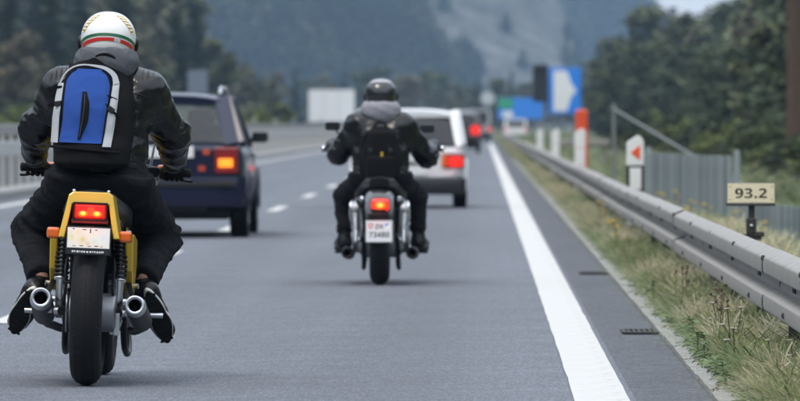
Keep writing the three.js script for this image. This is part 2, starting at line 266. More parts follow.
// ---------- guard rail beside the verge ----------
const zincTex = tex(512, 512, (u, v) => { const a = 0.5 + 0.5 * tileNoise(u, v, 5, 1) + 0.4 * tileNoise(u, v, 24, 3), s = tileNoise(u, v * 0.2, 60, 7); const st = tileNoise(u, v, 11, 13) + 0.6 * tileNoise(u, v, 45, 21); const g = 0.635 + 0.05 * (a - 0.5) - (st > 0.25 ? 0.06 * Math.min(1, (st - 0.25) * 4) : 0); return [g * 1.0, g * 0.985, g * 0.965]; }, true, 1);
const mZinc = std({ map: zincTex, color: lin(0.88, 0.865, 0.84), roughness: 0.55, metalness: 0.25, bumpMap: leatherBump, bumpScale: 0.001 });
const mRustPost = std({ color: lin(0.038, 0.032, 0.028), roughness: 0.85, bumpMap: leatherBump, bumpScale: 0.01 });
const mBolt = std({ color: lin(0.05, 0.048, 0.046), roughness: 0.6, metalness: 0.4 });
const RAILX = 1.33, RAILY = 0.235;                         // beam centre plane and lower edge
{
  const rail = thing('guardrail', 'long weathered steel W-beam guardrail standing in the dry grass verge', 'guardrail');
  const prof = [], key = [[0.022, -0.004], [0.018, 0.004], [-0.016, 0.020], [-0.040, 0.034], [-0.045, 0.042], [-0.046, 0.098], [-0.042, 0.106], [0.018, 0.126], [0.030, 0.133], [0.033, 0.142], [0.033, 0.168], [0.030, 0.177], [0.018, 0.184], [-0.042, 0.204], [-0.046, 0.212], [-0.045, 0.268], [-0.040, 0.277], [-0.012, 0.292], [0.022, 0.306], [0.030, 0.309]];
  const cv = new THREE.CatmullRomCurve3(key.map(k => V(k[0], k[1], 0)), false, 'centripetal'); for (let i = 0; i <= 76; i++) prof.push(cv.getPoint(i / 76));
  const L = 8.06, g = grid(76, 4, (u, v) => { const q = prof[Math.round(u * 76)], z = (v - 0.5) * L; return [q.x, q.y, z, u * 0.45, z * 0.6]; });
  const back = grid(76, 4, (u, v) => { const q = prof[Math.round(u * 76)], z = (v - 0.5) * L; return [q.x + 0.0035, q.y, z, u * 0.45, z * 0.6]; }); const beam = merge([g, back]);
  const post = merge([rbat(0.012, 0.75, 0.10, 0.004, 0.0, 0, 0), rbat(0.055, 0.75, 0.010, 0.003, 0.03, 0, 0.048), rbat(0.055, 0.75, 0.010, 0.003, 0.03, 0, -0.048)]);
  const block = rb(0.05, 0.20, 0.11, 0.006, 1), bolt = merge([rbat(0.012, 0.026, 0.13, 0.004, 0, 0, 0), at(new THREE.CylinderGeometry(0.008, 0.008, 0.02, 8), 0, 0, 0, 0, 0, Math.PI / 2)]), R = rng(8);
  for (let k = 0; k < 120; k++) {
    const d = 18.4 + 4 * k, dd = d - (k % 2) * 4, dy = 0.012 * fbm(dd * 0.07, 1, 1, 2) * 2; const b = k % 2 ? null : mesh('beam', beam, mZinc, rail);
    const bx = RAILX + (k % 4 > 1 ? 0.004 : 0); if (b) b.position.set(bx, RAILY + dy, -d - 4);
    if (d < 300) { const p = mesh('post', post, mRustPost, rail); p.position.set(RAILX + 0.085, 0.12, -d); p.rotation.y = 0.05 * (R() - 0.5); const s = mesh('spacer', block, mRustPost, rail); s.position.set(RAILX + 0.062, RAILY + 0.155, -d); }
    if (d < 130) for (const [x, y, o, ry] of [[-0.040, 0.272, 0.0, 0.0], [-0.046, 0.066, 1.6, 0.0], [0.030, 0.158, 2.3, 0]]) { const q = mesh('bolt', bolt, mBolt, rail); q.position.set(bx + x, RAILY + y + dy, -d - o); q.rotation.z = (R() - 0.5) * 0.3; }
  }
}
// ---------- median barrier ----------
{
  const mb = thing('median_barrier', 'grey steel barrier with two rails and many posts along the median', 'barrier', [0, 0, 0]);
  const mg = std({ map: zincTex, color: lin(0.85, 0.88, 0.9), roughness: 0.6, metalness: 0.2 }), mgp = std({ map: zincTex, color: lin(1.35, 1.4, 1.45), roughness: 0.6, metalness: 0.1 });
  const up = rb(0.10, 0.17, 21.98, 0.02, 1), lo = rb(0.12, 0.24, 21.98, 0.03, 1), post = rb(0.065, 1.0, 0.10, 0.01, 1), X = RX0 - 0.42;
  for (let k = 0; k < 40; k++) { const d = 2 + 22 * k; mesh('rail', up, mg, mb).position.set(X, 1.03, -d); mesh('rail', lo, mgp, mb).position.set(X + 0.02, 0.735, -d); }
  for (let k = 0; k < 250; k++) mesh('post', post, mgp, mb).position.set(X - 0.13, 0.5, -(22 + 2.2 * k));
  const plate = merge([rbat(0.16, 0.15, 0.02, 0.005, 0, 0.16, 0), rbat(0.03, 0.14, 0.02, 0.004, 0, 0.05, -0.012)]), mr = std({ color: lin(0.30, 0.31, 0.31), roughness: 0.35 });
  for (let k = 0; k < 13; k++) { const t = thing('reflector_plate', 'small white reflector plate on top of the median barrier', 'reflector', [X, 1.112, -(244 + 25.5 * k - 75)], 0, 'reflector plates on the median barrier'); mesh('plate', rbat(0.12, 0.12, 0.016, 0.005, 0, 0.14, 0), mr, t); mesh('bracket', rbat(0.03, 0.14, 0.016, 0.004, 0, 0.05, -0.014), mgp, t); }
}
// ---------- guide posts ----------
{
  const mw = std({ color: lin(0.78, 0.78, 0.77), roughness: 0.45 }), mk = std({ color: lin(0.012, 0.012, 0.014), roughness: 0.5 }), mo = std({ color: lin(0.85, 0.10, 0.02), roughness: 0.4 });
  function guidePost(x, d, h, label, w = 0.15, band = true) {
    const t = thing('guide_post', label, 'guide post', [x, gh(x, d), -d], 0, 'guide posts behind the guardrail'); const g0 = gh(x, d); h -= g0;
    const pr = (y0, y1, e) => extrude([[-w / 2 - e, y0], [w / 2 + e, y0], [w / 2 + e, y1], [-w / 2 - e, y1]], 0.08 + 2 * e, 0.006);
    const slant = [[-w / 2, h - 0.27], [w / 2, h - 0.27], [w / 2, h - 0.05], [w / 2 - 0.025, h - 0.01], [w / 2 - 0.055, h], [-w / 2 + 0.01, h - 0.055], [-w / 2, h - 0.075]];
    mesh('shaft', at(pr(-0.25, h - 0.55, 0), 0, 0, -0.04), mw, t);
    if (band) { mesh('band', at(pr(h - 0.52, h - 0.285, 0.002), 0, 0, -0.042), mk, t); mesh('inset', at(extrude([[-0.05, h - 0.50], [0.055, h - 0.50], [0.055, h - 0.30], [-0.05, h - 0.30]], 0.01, 0.002), 0, 0, 0.041), mw, t); }
    else mesh('neck', at(pr(h - 0.53, h - 0.29, -0.003), 0, 0, -0.037), mw, t);
    mesh('cap', at(extrude(slant, 0.08, 0.006), 0, 0, -0.04), mw, t);
    if (band) mesh('arrow', at(extrude([[-0.042, h - 0.155], [0.045, h - 0.085], [0.045, h - 0.225]], 0.004, 0.001), 0, 0, 0.047), mo, t);
    return t;
  }
  guidePost(1.45, 71, 1.005, 'white guide post with black band and orange arrow beyond the rail', 0.15, true);
  guidePost(1.45, 111, 1.05, 'white guide post standing in front of the orange call column', 0.15, false);
  guidePost(1.46, 149, 1.02, 'white guide post at the guardrail, between call column and blue sign', 0.15, false);
  guidePost(1.47, 190, 1.0, 'small distant white guide post beside the guardrail', 0.15, false);
  // orange emergency call column
  const c = thing('emergency_call_column', 'orange emergency call column rising behind a white guide post', 'call column', [1.74, gh(1.74, 131), -131]);
  mesh('column', rbat(0.21, 1.42, 0.22, 0.03, 0, 0.66, 0), std({ color: lin(0.78, 0.085, 0.02), roughness: 0.45 }), c);
  mesh('speaker_panel', rbat(0.13, 0.20, 0.012, 0.004, 0, 0.90, 0.112), std({ color: lin(0.3, 0.31, 0.32), roughness: 0.4, metalness: 0.6 }), c);
  mesh('base', rbat(0.34, 0.12, 0.34, 0.02, 0, -0.03, 0), std({ color: lin(0.3, 0.3, 0.29), roughness: 0.9 }), c);
}
// ---------- kilometre sign 93.2 ----------
{
  const d = 44.6, [sx, sy] = P(751, 193, d), t = thing('kilometre_sign', 'small cream kilometre sign reading 93.2 on a dark bracket', 'sign', [sx, 0, -d], 0);
  const face = canvasTex(512, 216, (c, w, h) => {
    c.fillStyle = '#e9dfc0'; c.fillRect(0, 0, w, h); const R = rng(4); for (let i = 0; i < 900; i++) { c.fillStyle = `rgba(${110 + R() * 60},${95 + R() * 50},${60 + R() * 30},${R() * 0.10})`; c.beginPath(); c.arc(R() * w, R() * h, 1 + R() * 7, 0, 7); c.fill(); }
    c.fillStyle = '#b08a4a'; for (const [x, y] of [[26, 34], [w - 26, 34], [26, h - 34], [w - 26, h - 34]]) { c.beginPath(); c.arc(x, y, 9, 0, 7); c.fill(); }
    c.fillStyle = '#191919'; c.font = 'bold 150px sans-serif'; c.textAlign = 'center'; c.textBaseline = 'middle'; c.save(); c.translate(w / 2, h / 2 + 4); const tw = c.measureText('93.2').width; c.scale(360 / tw, 1); c.fillText('93.2', 0, 0); c.restore();
  });
  const w = 0.283, h = 0.119, mGal = std({ color: lin(0.16, 0.165, 0.17), roughness: 0.5, metalness: 0.5 });
  mesh('plate_back', rbat(w, h, 0.012, 0.003, 0, sy, 0), mGal, t);
  mesh('plate_face', at(new THREE.PlaneGeometry(w - 0.004, h - 0.004), 0, sy, 0.0085), std({ map: face, roughness: 0.55 }), t);
  mesh('ledge', rbat(w + 0.01, 0.014, 0.03, 0.003, 0, sy - h / 2 - 0.010, 0), mBolt, t);
  mesh('post', rbat(0.036, 0.95, 0.036, 0.006, 0.005, sy - h / 2 - 0.475, -0.03), mBolt, t);
  mesh('clamp', [rbat(0.060, 0.10, 0.05, 0.008, 0.003, sy - 0.20, -0.02), rbat(0.17, 0.036, 0.04, 0.006, -0.02, sy - 0.262, -0.02), rbat(0.09, 0.03, 0.05, 0.006, 0.035, sy - 0.245, -0.02)], mBolt, t);
  mesh('bolt', at(new THREE.SphereGeometry(0.011, 10, 8), 0.003, sy - 0.195, 0.008), M.steel, t);
}
// ---------- slatted fences behind the rail ----------
{
  const mats = [0, 1, 2].map(i => std({ color: lin(0.13 + 0.09 * i, 0.165 + 0.095 * i, 0.185 + 0.095 * i), roughness: 0.6, bumpMap: leatherBump, bumpScale: 0.002 })), R = rng(21);
  function fence(p, q, top, bottom, label, slatW) {
    const t = thing('slatted_fence', label, 'fence', [p[0], 0, -p[1]], Math.atan2((q[1] - p[1]), (q[0] - p[0]))), L = Math.hypot(q[0] - p[0], q[1] - p[1]), n = Math.round(L / (slatW * 1.9));
    const g = rb(slatW, top - bottom, 0.02, 0.006, 1); for (let i = 0; i < n; i++) { const s = mesh('slat', g, mats[Math.floor(R() * 3)], t); s.position.set((i + 0.5) * L / n, (top + bottom) / 2 + 0.008 * (R() - 0.5), 0); s.rotation.z = 0.01 * (R() - 0.5); }
    for (const y of [bottom + 0.25, top - 0.15]) mesh('crossbar', rbat(L, 0.05, 0.03, 0.006, L / 2, y, -0.027), mats[0], t);
    for (const x of [0, L]) mesh('post', rbat(0.07, top - bottom + 0.1, 0.07, 0.01, x, (top + bottom) / 2 + 0.02, -0.06), mats[2], t);
  }
  fence([2.16, 100], [2.93, 88], 0.74, -0.25, 'grey blue slatted metal fence, taller section behind the guide post', 0.10);
  fence([2.98, 87.6], [4.1, 74], 0.22, -0.55, 'grey blue slatted metal fence, low section behind the kilometre sign', 0.085);
}
// braced pole and cross rail farther on
{
  const mg = std({ color: lin(0.20, 0.22, 0.22), roughness: 0.6, metalness: 0.2 });
  const a = P(614, 108, 118), b = P(706, 163, 104), t = thing('braced_pole', 'slim grey pole with a long slanting brace before the trees', 'pole', [a[0], 0, a[2]]);
  mesh('pole', bar([0, -0.3, 0], [0, a[1] + 0.02, 0], 0.030), mg, t); mesh('cap', at(new THREE.SphereGeometry(0.034, 12, 8), 0, a[1] + 0.02, 0), mg, t);
  mesh('brace', bar([0, a[1] - 0.02, 0], [(b[0] - a[0]) * 1.35, (b[1] - a[1]) * 1.35 + a[1], (b[2] - a[2]) * 1.35], 0.019), mg, t);
  const r = thing('cross_rail', 'short pale steel rail crossing behind the orange call column', 'rail', [0, 0, -160]);
  mesh('beam', rbat(1.25, 0.14, 0.06, 0.02, 2.1, 0.72, 0), mZinc, r); for (const x of [1.62, 2.1, 2.6]) mesh('post', rbat(0.07, 1.2, 0.07, 0.01, x, 0.06, -0.068), mZinc, r);
}
// ---------- distant road signs ----------
{
  const mBlue = std({ color: lin(0.02, 0.24, 0.85), roughness: 0.4 }), mW = std({ color: lin(0.82, 0.85, 0.88), roughness: 0.45 }), mG = std({ color: lin(0.02, 0.36, 0.16), roughness: 0.4 }), mPole = std({ color: lin(0.22, 0.23, 0.24), roughness: 0.5, metalness: 0.5 }), mDark = std({ color: lin(0.012, 0.013, 0.018), roughness: 0.5 });
  const d = 430, k = d / FPX, S = (px, py) => [(px - VX) * k, CH - (py - VY) * k];
  { const [x0, y0] = S(549, 68), [x1, y1] = S(581, 114), w = x1 - x0, h = y0 - y1, cx = (x0 + x1) / 2, cy = (y0 + y1) / 2, t = thing('exit_sign', 'tall blue and white exit sign standing beyond the guardrail', 'sign', [cx, 0, -d]);
    mesh('panel', rbat(w, h, 0.06, 0.02, 0, cy, 0), mBlue, t);
    mesh('arrow_field', at(extrude([[-w * 0.36, -h * 0.44], [w * 0.06, -h * 0.44], [w * 0.20, -h * 0.12], [w * 0.36, 0], [w * 0.20, h * 0.16], [w * 0.06, h * 0.44], [-w * 0.36, h * 0.44]], 0.01), 0, cy, 0.033), mW, t);
    for (const s of [-0.3, 0.3]) mesh('post', bar([s * w, -0.3, -0.1], [s * w, y0, -0.1], 0.06), mPole, t); }
  { const [x0, y0] = S(532.5, 65), [x1, y1] = S(548, 102), w = x1 - x0, h = y0 - y1, cx = (x0 + x1) / 2, cy = (y0 + y1) / 2, t = thing('signal_board', 'black upright signal board beside the blue and white exit sign', 'signal board', [cx, 0, -d + 3]);
    mesh('board', rbat(w, h, 0.25, 0.03, 0, cy, 0), mDark, t); mesh('post', bar([w * 0.25, -0.3, -0.2], [w * 0.25, y0 - 0.2, -0.2], 0.08), mPole, t); mesh('visor', rbat(w * 0.9, 0.05, 0.25, 0.01, 0, y0 - 0.15, 0.2), mDark, t); }
  const d2 = 880, k2 = d2 / FPX, S2 = (px, py) => [(px - VX) * k2, CH - (py - VY) * k2];
  { const [x0, y0] = S2(498, 98), [x1, y1] = S2(546, 119), w = x1 - x0, h = y0 - y1, cx = (x0 + x1) / 2, cy = (y0 + y1) / 2, t = thing('direction_sign', 'wide blue direction sign with a green panel above the far road', 'sign', [cx, 0, -d2]);
    mesh('panel', rbat(w, h, 0.1, 0.03, 0, cy, 0), mBlue, t); mesh('green_panel', rbat(w * 0.30, h * 0.48, 0.04, 0.01, -w * 0.34, cy + h * 0.24, 0.075), mG, t);
    mesh('arrow_field', rbat(w * 0.22, h * 0.3, 0.03, 0.01, -w * 0.30, cy - h * 0.28, 0.07), mW, t); for (const s of [-0.4, 0.4]) mesh('post', bar([s * w, -0.4, -0.15], [s * w, y0, -0.15], 0.11), mPole, t); }
  { const [cx, cy] = S2(488, 97), t = thing('round_sign', 'pale round sign plate on a pole beside the direction sign', 'sign', [cx, 0, -d2 - 40]);
    mesh('plate', at(new THREE.CylinderGeometry(0.85, 0.85, 0.06, 28), 0, cy, 0, Math.PI / 2, 0, 0), std({ color: lin(0.5, 0.54, 0.56), roughness: 0.5 }), t); mesh('pole', bar([0, -0.4, -0.1], [0, cy, -0.1], 0.07), mPole, t); }
  { const dl = 400, kl = dl / FPX, w = 46 * kl, h = 33 * kl, cx = (331.5 - VX) * kl, cy = CH - (106 - VY) * kl, t = thing('sign_board', 'blank white sign board raised above the median barrier', 'sign', [cx, 0, -dl]);
    mesh('frame', rbat(w, h, 0.06, 0.02, 0, cy, -0.035), mPole, t); for (const s of [-1, 0, 1]) mesh('panel', rbat(w / 3 - 0.015, h - 0.06, 0.05, 0.01, s * w / 3, cy, 0.012), std({ color: lin(0.80, 0.82, 0.84), roughness: 0.5 }), t); for (const s of [-0.35, 0.35]) mesh('post', bar([s * w, -0.4, -0.12], [s * w, cy + h * 0.4, -0.12], 0.07), mPole, t); }
  { const dl = 300, kl = dl / FPX, w = 20 * kl, h = 24 * kl, cx = (197.5 - VX) * kl, cy = CH - (82 - VY) * kl, t = thing('sign_board', 'small grey blue board on two posts in front of the dark trees', 'sign', [cx, 0, -dl]);
    mesh('panel', rbat(w, h, 0.04, 0.01, 0, cy, 0), std({ color: lin(0.16, 0.20, 0.25), roughness: 0.6 }), t); for (const s of [-0.35, 0.35]) mesh('post', bar([s * w, -0.4, -0.05], [s * w, cy + h * 0.45, -0.05], 0.035), mPole, t); }
}
// ---------- hills ----------
function hill(name, x0, x1, d0, d1, nx, nd, h, mat, label) {
  const g = grid(nx, nd, (u, v) => { const x = lerp(x0, x1, u), d = lerp(d0, d1, v); return [x, h(x, d), -d, x / 90, d / 90 + h(x, d) / 40]; });
  return setting(name, g, mat, label);
}
const forestTex = tex(512, 512, (u, v) => { const a = tileNoise(u, v, 14, 3) + 0.7 * tileNoise(u, v, 40, 6), b = tileNoise(u, v, 5, 8); return [0.20 + 0.07 * a + 0.05 * b, 0.25 + 0.08 * a + 0.05 * b, 0.20 + 0.05 * a]; }, true, 1);
const mForestFloor = std({ map: forestTex, roughness: 1, color: lin(0.75, 0.75, 0.8) });
const rockTex = tex(512, 512, (u, v) => { const s = tileNoise(u, v * 0.5, 30, 3), b = tileNoise(u, v, 7, 9), c = tileNoise(u, v, 60, 4); const g = 0.40 + 0.08 * s + 0.12 * b + 0.06 * c; return [g, g * 1.0, g * 1.0]; }, true, 1);
const mRock = std({ map: rockTex, roughness: 1 });
const hA = (x, d) => Math.max(-2, ((0 - x) * 1.7 + 34 * fbm(x * 0.02, 1, d * 0.006, 4) + 20 * fbm(x * 0.10, 3, d * 0.03, 3)) * sstep(2300, 2800, d));
const hC = (x, d) => Math.max(-2, ((50 - x) * 2.7 + 16 * fbm(x * 0.05, 6, d * 0.02, 4)) * sstep(2880, 3080, d));
const hB = (x, d) => Math.max(-2, ((156 - x) * 0.8 + 14 * fbm(x * 0.03, 8, d * 0.01, 4)) * sstep(3500, 3950, d));
hill('hill', -900, 24, 2250, 2900, 150, 60, hA, mForestFloor, 'steep hazy blue wooded mountainside');
// valley sides: the mountains that frame the motorway beyond the picture
const side = (s) => (x, d) => Math.max(-3, (Math.abs(x) - 260) * 0.62 * sstep(220, 420, Math.abs(x)) + 60 * fbm(x * 0.004, s, d * 0.004, 4) * sstep(300, 520, Math.abs(x)) - 2);
hill('valley_side', -1100, -230, -900, 2240, 24, 60, side(1), mForestFloor, 'wooded valley side far beyond the median');
hill('valley_side', 230, 1100, -900, 3000, 24, 60, side(4), mForestFloor, 'wooded valley side far beyond the guardrail');
hill('valley_side', -1100, 1100, -1500, -500, 40, 24, (x, d) => Math.max(-3, (-d - 520) * 0.55 + 50 * fbm(x * 0.004, 8, d * 0.004, 4) * sstep(560, 760, -d) - 2), mForestFloor, 'wooded mountain behind the traffic');
hill('rock_face', -60, 56, 2880, 3100, 70, 40, hC, mRock, 'pale grey rock face between wooded slopes');
hill('hill', -80, 260, 3480, 4000, 80, 30, hB, mForestFloor, 'dim blue wooded ridge behind the rock face');

// ---------- trees ----------
function leafBuf() { return { p: [], c: [], n: 0 }; }
function leafQuad(B, x, y, z, a, b, s, t, col) {              // a small two-triangle spray, tilted at random (a, b), size s x t
  const ca = Math.cos(a), sa = Math.sin(a), cb = Math.cos(b), sb = Math.sin(b), ux = ca, uy = 0.0, uz = sa, vx = -sa * cb, vy = sb, vz = ca * cb;
  const q = [[-0.5, -0.3], [0.5, -0.45], [0.32, 0.5], [-0.4, 0.35]].map(([i, j]) => [x + ux * i * s + vx * j * t, y + uy * i * s + vy * j * t, z + uz * i * s + vz * j * t]);
  for (const k of [0, 1, 2, 0, 2, 3]) { B.p.push(...q[k]); B.c.push(...col); }
}
function leafGeo(B) { const g = new THREE.BufferGeometry(); g.setAttribute('position', new THREE.Float32BufferAttribute(B.p, 3)); g.setAttribute('color', new THREE.Float32BufferAttribute(B.c, 3)); g.computeVertexNormals(); return g; }
const mLeaf = std({ vertexColors: true, roughness: 0.9 }), mBark = std({ color: lin(0.075, 0.058, 0.045), roughness: 1, bumpMap: leatherBump, bumpScale: 0.03 }), mPineBark = std({ color: lin(0.13, 0.085, 0.06), roughness: 1, bumpMap: leatherBump, bumpScale: 0.03 });
const tone = (R, c, v = 0.35) => { const k = 1 + v * (R() - 0.5) * 2, h = 0.12 * (R() - 0.5); return [c[0] * k * (1 + h), c[1] * k, c[2] * k * (1 - h)]; };
function spruce(seed, H, col, dense = 1) {
  const R = rng(seed), t = thing('spruce_tree', '', 'tree'), B = leafBuf();
  const wh = Math.round(26 * dense);
  for (let i = 0; i < wh; i++) {
    const f = i / (wh - 1), y = H * lerp(0.06, 0.985, f), rad = H * 0.19 * Math.pow(1 - f, 0.85) * (0.8 + 0.4 * R()) + 0.12, nb = Math.round(lerp(11, 4, f));
    for (let b = 0; b < nb; b++) { const az = R() * 6.283, len = rad * (0.65 + 0.45 * R()), ns = Math.max(2, Math.round(len * 2.4)); const br = tone(R, col, 0.3);
      for (let s = 0; s < ns; s++) { const q = (s + 0.6) / ns * len, dr = -0.28 * q - 0.05 * q * q + 0.12 * (R() - 0.5); leafQuad(B, Math.cos(az) * q + 0.2 * (R() - 0.5), y + dr, Math.sin(az) * q + 0.2 * (R() - 0.5), az + 1.57 + 0.8 * (R() - 0.5), -0.5 + 0.9 * (R() - 0.5), 0.75 + 0.5 * R(), 0.55 + 0.4 * R(), tone(R, br, 0.25)); }
    }
  }
  mesh('trunk', bar([0, -0.5, 0], [0, H * 0.97, 0], H * 0.014 + 0.04, 0.02, 8), mBark, t); mesh('crown', leafGeo(B), mLeaf, t); return t;
}
function broadleaf(seed, H, spread, col, leaf = 0.26, n = 46, per = 46, name = 'broadleaf_tree', low = 0.12) {
  const R = rng(seed), t = thing(name, '', name === 'bush' ? 'bush' : 'tree'), B = leafBuf(), limbs = [bar([0, -0.4, 0], [0.05 * H * (R() - 0.5), H * 0.55, 0.05 * H * (R() - 0.5)], H * 0.018 + 0.02, H * 0.008 + 0.01, 8)];
  for (let i = 0; i < n; i++) {
    const v = Math.pow(R(), 0.75), y = H * lerp(low, 0.97, v), prof = Math.sin(Math.PI * clamp(lerp(0.16, 0.97, v), 0, 1)) ** 0.6, az = R() * 6.283, r = spread * prof * Math.sqrt(R()) * (0.75 + 0.45 * R()), cx = Math.cos(az) * r, cz = Math.sin(az) * r, cr = spread * (0.17 + 0.16 * R()), cc = tone(R, col, 0.35);
    if (i % 4 === 0) limbs.push(bar([0, y * 0.55, 0], [cx * 0.9, y, cz * 0.9], H * 0.006 + 0.01, 0.008, 5));
    for (let k = 0; k < per; k++) { const a = R() * 6.283, u = 2 * R() - 1, rr2 = cr * Math.cbrt(R()), w = Math.sqrt(1 - u * u); leafQuad(B, cx + Math.cos(a) * w * rr2 * 1.15, Math.max(0.02, y + u * rr2 * 0.8), cz + Math.sin(a) * w * rr2 * 1.15, R() * 6.283, (R() - 0.5) * 2.4, leaf * (0.7 + 0.6 * R()), leaf * (0.6 + 0.5 * R()), tone(R, cc, 0.25)); }
  }
  mesh('trunk', limbs, mBark, t); mesh('crown', leafGeo(B), mLeaf, t); return t;
}
{
  const R = rng(404);
  const SP = [spruce(1, 17, [0.020, 0.032, 0.020]), spruce(2, 17, [0.036, 0.056, 0.030]), spruce(3, 17, [0.058, 0.084, 0.040])];
  const BL = [broadleaf(11, 12, 3.6, [0.19, 0.165, 0.105], 0.5), broadleaf(12, 12, 3.4, [0.115, 0.135, 0.065], 0.5), broadleaf(13, 12, 3.8, [0.068, 0.092, 0.048], 0.5), broadleaf(14, 12, 3.5, [0.150, 0.145, 0.090], 0.5)];
  const BU = [broadleaf(21, 3, 1.5, [0.13, 0.16, 0.05], 0.16, 40, 46, 'bush', 0.03), broadleaf(22, 3, 1.5, [0.085, 0.115, 0.045], 0.16, 40, 46, 'bush', 0.03), broadleaf(23, 3, 1.6, [0.030, 0.044, 0.024], 0.16, 40, 46, 'bush', 0.03)];
  const free = new Set([...SP, ...BL, ...BU]);
  function put(proto, px, d, topY, label, group, wide = 1) {
    const H0 = { spruce_tree: 17, broadleaf_tree: 12, bush: 3 }[proto.name.replace(/_\d{3}$/, '')], x = (px - VX) * d / FPX, H = CH + (VY - topY) * d / FPX, s = H / H0, y = Math.abs(x) < 60 ? gh(x, d) : -0.25, args = [[x, y, -d], R() * 6.28, [s * wide, s, s * wide]];
    if (free.has(proto)) { free.delete(proto); proto.position.set(...args[0]); proto.rotation.y = args[1]; proto.scale.set(...args[2]); tag(proto, label, null, group); return; }
    copyOf(proto, ...args, label, group);
  }
  const gl = 'trees of the wood beyond the median', gr = 'trees along the wood edge beyond the guardrail';
  const lab = { s: 'tall dark spruce in the wood beyond the median barrier', b: 'brownish leafy tree among the spruces beyond the median barrier', h: 'hazy tree at the end of the wood, behind the white board', r: 'dark green tree at the wood edge beyond the guardrail', rs: 'dark spruce among the trees beyond the guardrail' };
  // the wood beyond the median, tops out of the picture, falling towards the hazy valley
  for (let i = 0; i < 34; i++) { const px = -70 + i * 8.2 + 9 * (R() - 0.5), d = 560 + 300 * R(), edge = lerp(-110, -18, sstep(0, 190, px)) + 40 * R() * (px > 120 ? 0.4 : 1); put(R() < 0.75 ? SP[Math.floor(R() * 3)] : BL[[0, 3, 1][Math.floor(R() * 3)]], px, d, edge, null, gl, 1.15); }
  for (const [px, d, ty] of [[52, 520, -40], [178, 560, -14], [196, 600, 6], [120, 540, -60], [8, 500, -30]]) put(SP[Math.floor(R() * 3)], px, d, ty, null, gl, 1.25);
  for (const [px, d, ty, k] of [[26, 470, 30, 0], [150, 500, 40, 3], [215, 610, 36, 1], [232, 640, 50, 3], [250, 660, 66, 1], [268, 700, 78, 3], [160, 470, 66, 2]]) put(BL[k], px, d, ty, null, gl, 1.05);
  for (let i = 0; i < 16; i++) put(R() < 0.4 ? SP[i % 3] : BL[i % 4], 270 + i * 17 + 8 * R(), 1000 + 350 * R(), 62 + 22 * R(), lab.h, 'hazy trees at the far end of the wood', 1.1);
  for (let i = 0; i < 10; i++) put(BL[1 + i % 3], 470 + i * 13 + 4 * R(), 1150 + 250 * R(), 84 - 2.0 * i + 10 * R(), 'hazy tree behind the distant blue signs', 'hazy trees behind the distant signs', 1.1);
  for (let i = 0; i < 26; i++) put(BU[i % 4 === 3 ? 2 : i % 2], -40 + i * 12.5 + 6 * R(), 300 + 90 * R(), 92 + 12 * R() + (i > 10 ? 6 : 0), 'low olive bush growing behind the median barrier', 'bushes behind the median barrier', 1.2);
  // the wood edge beyond the guardrail
  for (let i = 0; i < 30; i++) { const px = 596 + i * 8.4 + 6 * (R() - 0.5), d = lerp(820, 300, sstep(590, 830, px)) * (0.9 + 0.25 * R()), top = [[590, 46], [620, 20], [650, 5], [700, 3], [745, -4], [775, -34], [900, -60]]; let k = 0; while (k < top.length - 2 && px > top[k + 1][0]) k++; const ty = lerp(top[k][1], top[k + 1][1], clamp((px - top[k][0]) / (top[k + 1][0] - top[k][0]), 0, 1)) + 16 * R(); put(R() < 0.45 ? SP[i % 3] : BL[1 + Math.floor(R() * 2.4)], px, d, ty, null, gr, 1.1); }
  for (let i = 0; i < 24; i++) { const px = 602 + i * 9.6 + 6 * (R() - 0.5), d = lerp(520, 210, sstep(590, 830, px)) * (0.9 + 0.2 * R()); put(BL[R() < 0.6 ? 2 : 1], px, d, lerp(78, 40, R()) - 30 * sstep(700, 800, px), null, gr, 1.15); }
  for (let i = 0; i < 22; i++) { const px = 628 + i * 9.2 + 6 * (R() - 0.5), d = lerp(260, 135, sstep(620, 820, px)) * (0.95 + 0.15 * R()); put(BU[i % 3 === 0 ? 0 : 1 + i % 2], px, d, lerp(132, 108, R()) + 16 * sstep(700, 800, px), 'dense green bush at the foot of the wood edge behind the fence', 'bushes at the foot of the wood edge', 1.25); }
  // labels by kind
  scene.children.forEach(o => { if (o.userData.group === gl) o.userData.label = /spruce/.test(o.name) ? lab.s : lab.b; if (o.userData.group === gr) o.userData.label = /spruce/.test(o.name) ? lab.rs : lab.r; });
  // tall pine whose bare trunk stands close to the fence
  const t = thing('pine_tree', 'tall pine with bare reddish brown trunk standing behind the fence', 'tree', [6.35, -0.3, -152]), B = leafBuf(), Q = rng(88);
  for (let i = 0; i < 30; i++) { const y = 8 + 7 * Q(), a = Q() * 6.28, r = 2.6 * Math.sqrt(Q()) * (1 - (y - 8) / 10); const c = tone(Q, [0.030, 0.048, 0.026], 0.3); for (let k = 0; k < 60; k++) leafQuad(B, Math.cos(a) * r + 0.8 * (Q() - 0.5), y + 0.6 * (Q() - 0.5), Math.sin(a) * r + 0.8 * (Q() - 0.5), Q() * 6.28, (Q() - 0.5) * 2, 0.25, 0.2, tone(Q, c, 0.3)); }
  const rings = []; for (let j = 0; j <= 30; j++) { const y = j / 30 * 14, r = 0.20 * (1 - 0.75 * j / 30) + 0.06 * Math.exp(-y * 1.5); rings.push(Array.from({ length: 18 }, (_, i) => { const a = -i / 18 * 6.283, k = r * (1 + 0.10 * fbm(Math.cos(a) * 2.5, y * 0.5, Math.sin(a) * 2.5, 3)); return [Math.cos(a) * k + 0.05 * fbm(y * 0.2, 1, 1), y, Math.sin(a) * k]; })); }
  mesh('trunk', loft(rings), mPineBark, t); mesh('crown', leafGeo(B), mLeaf, t);
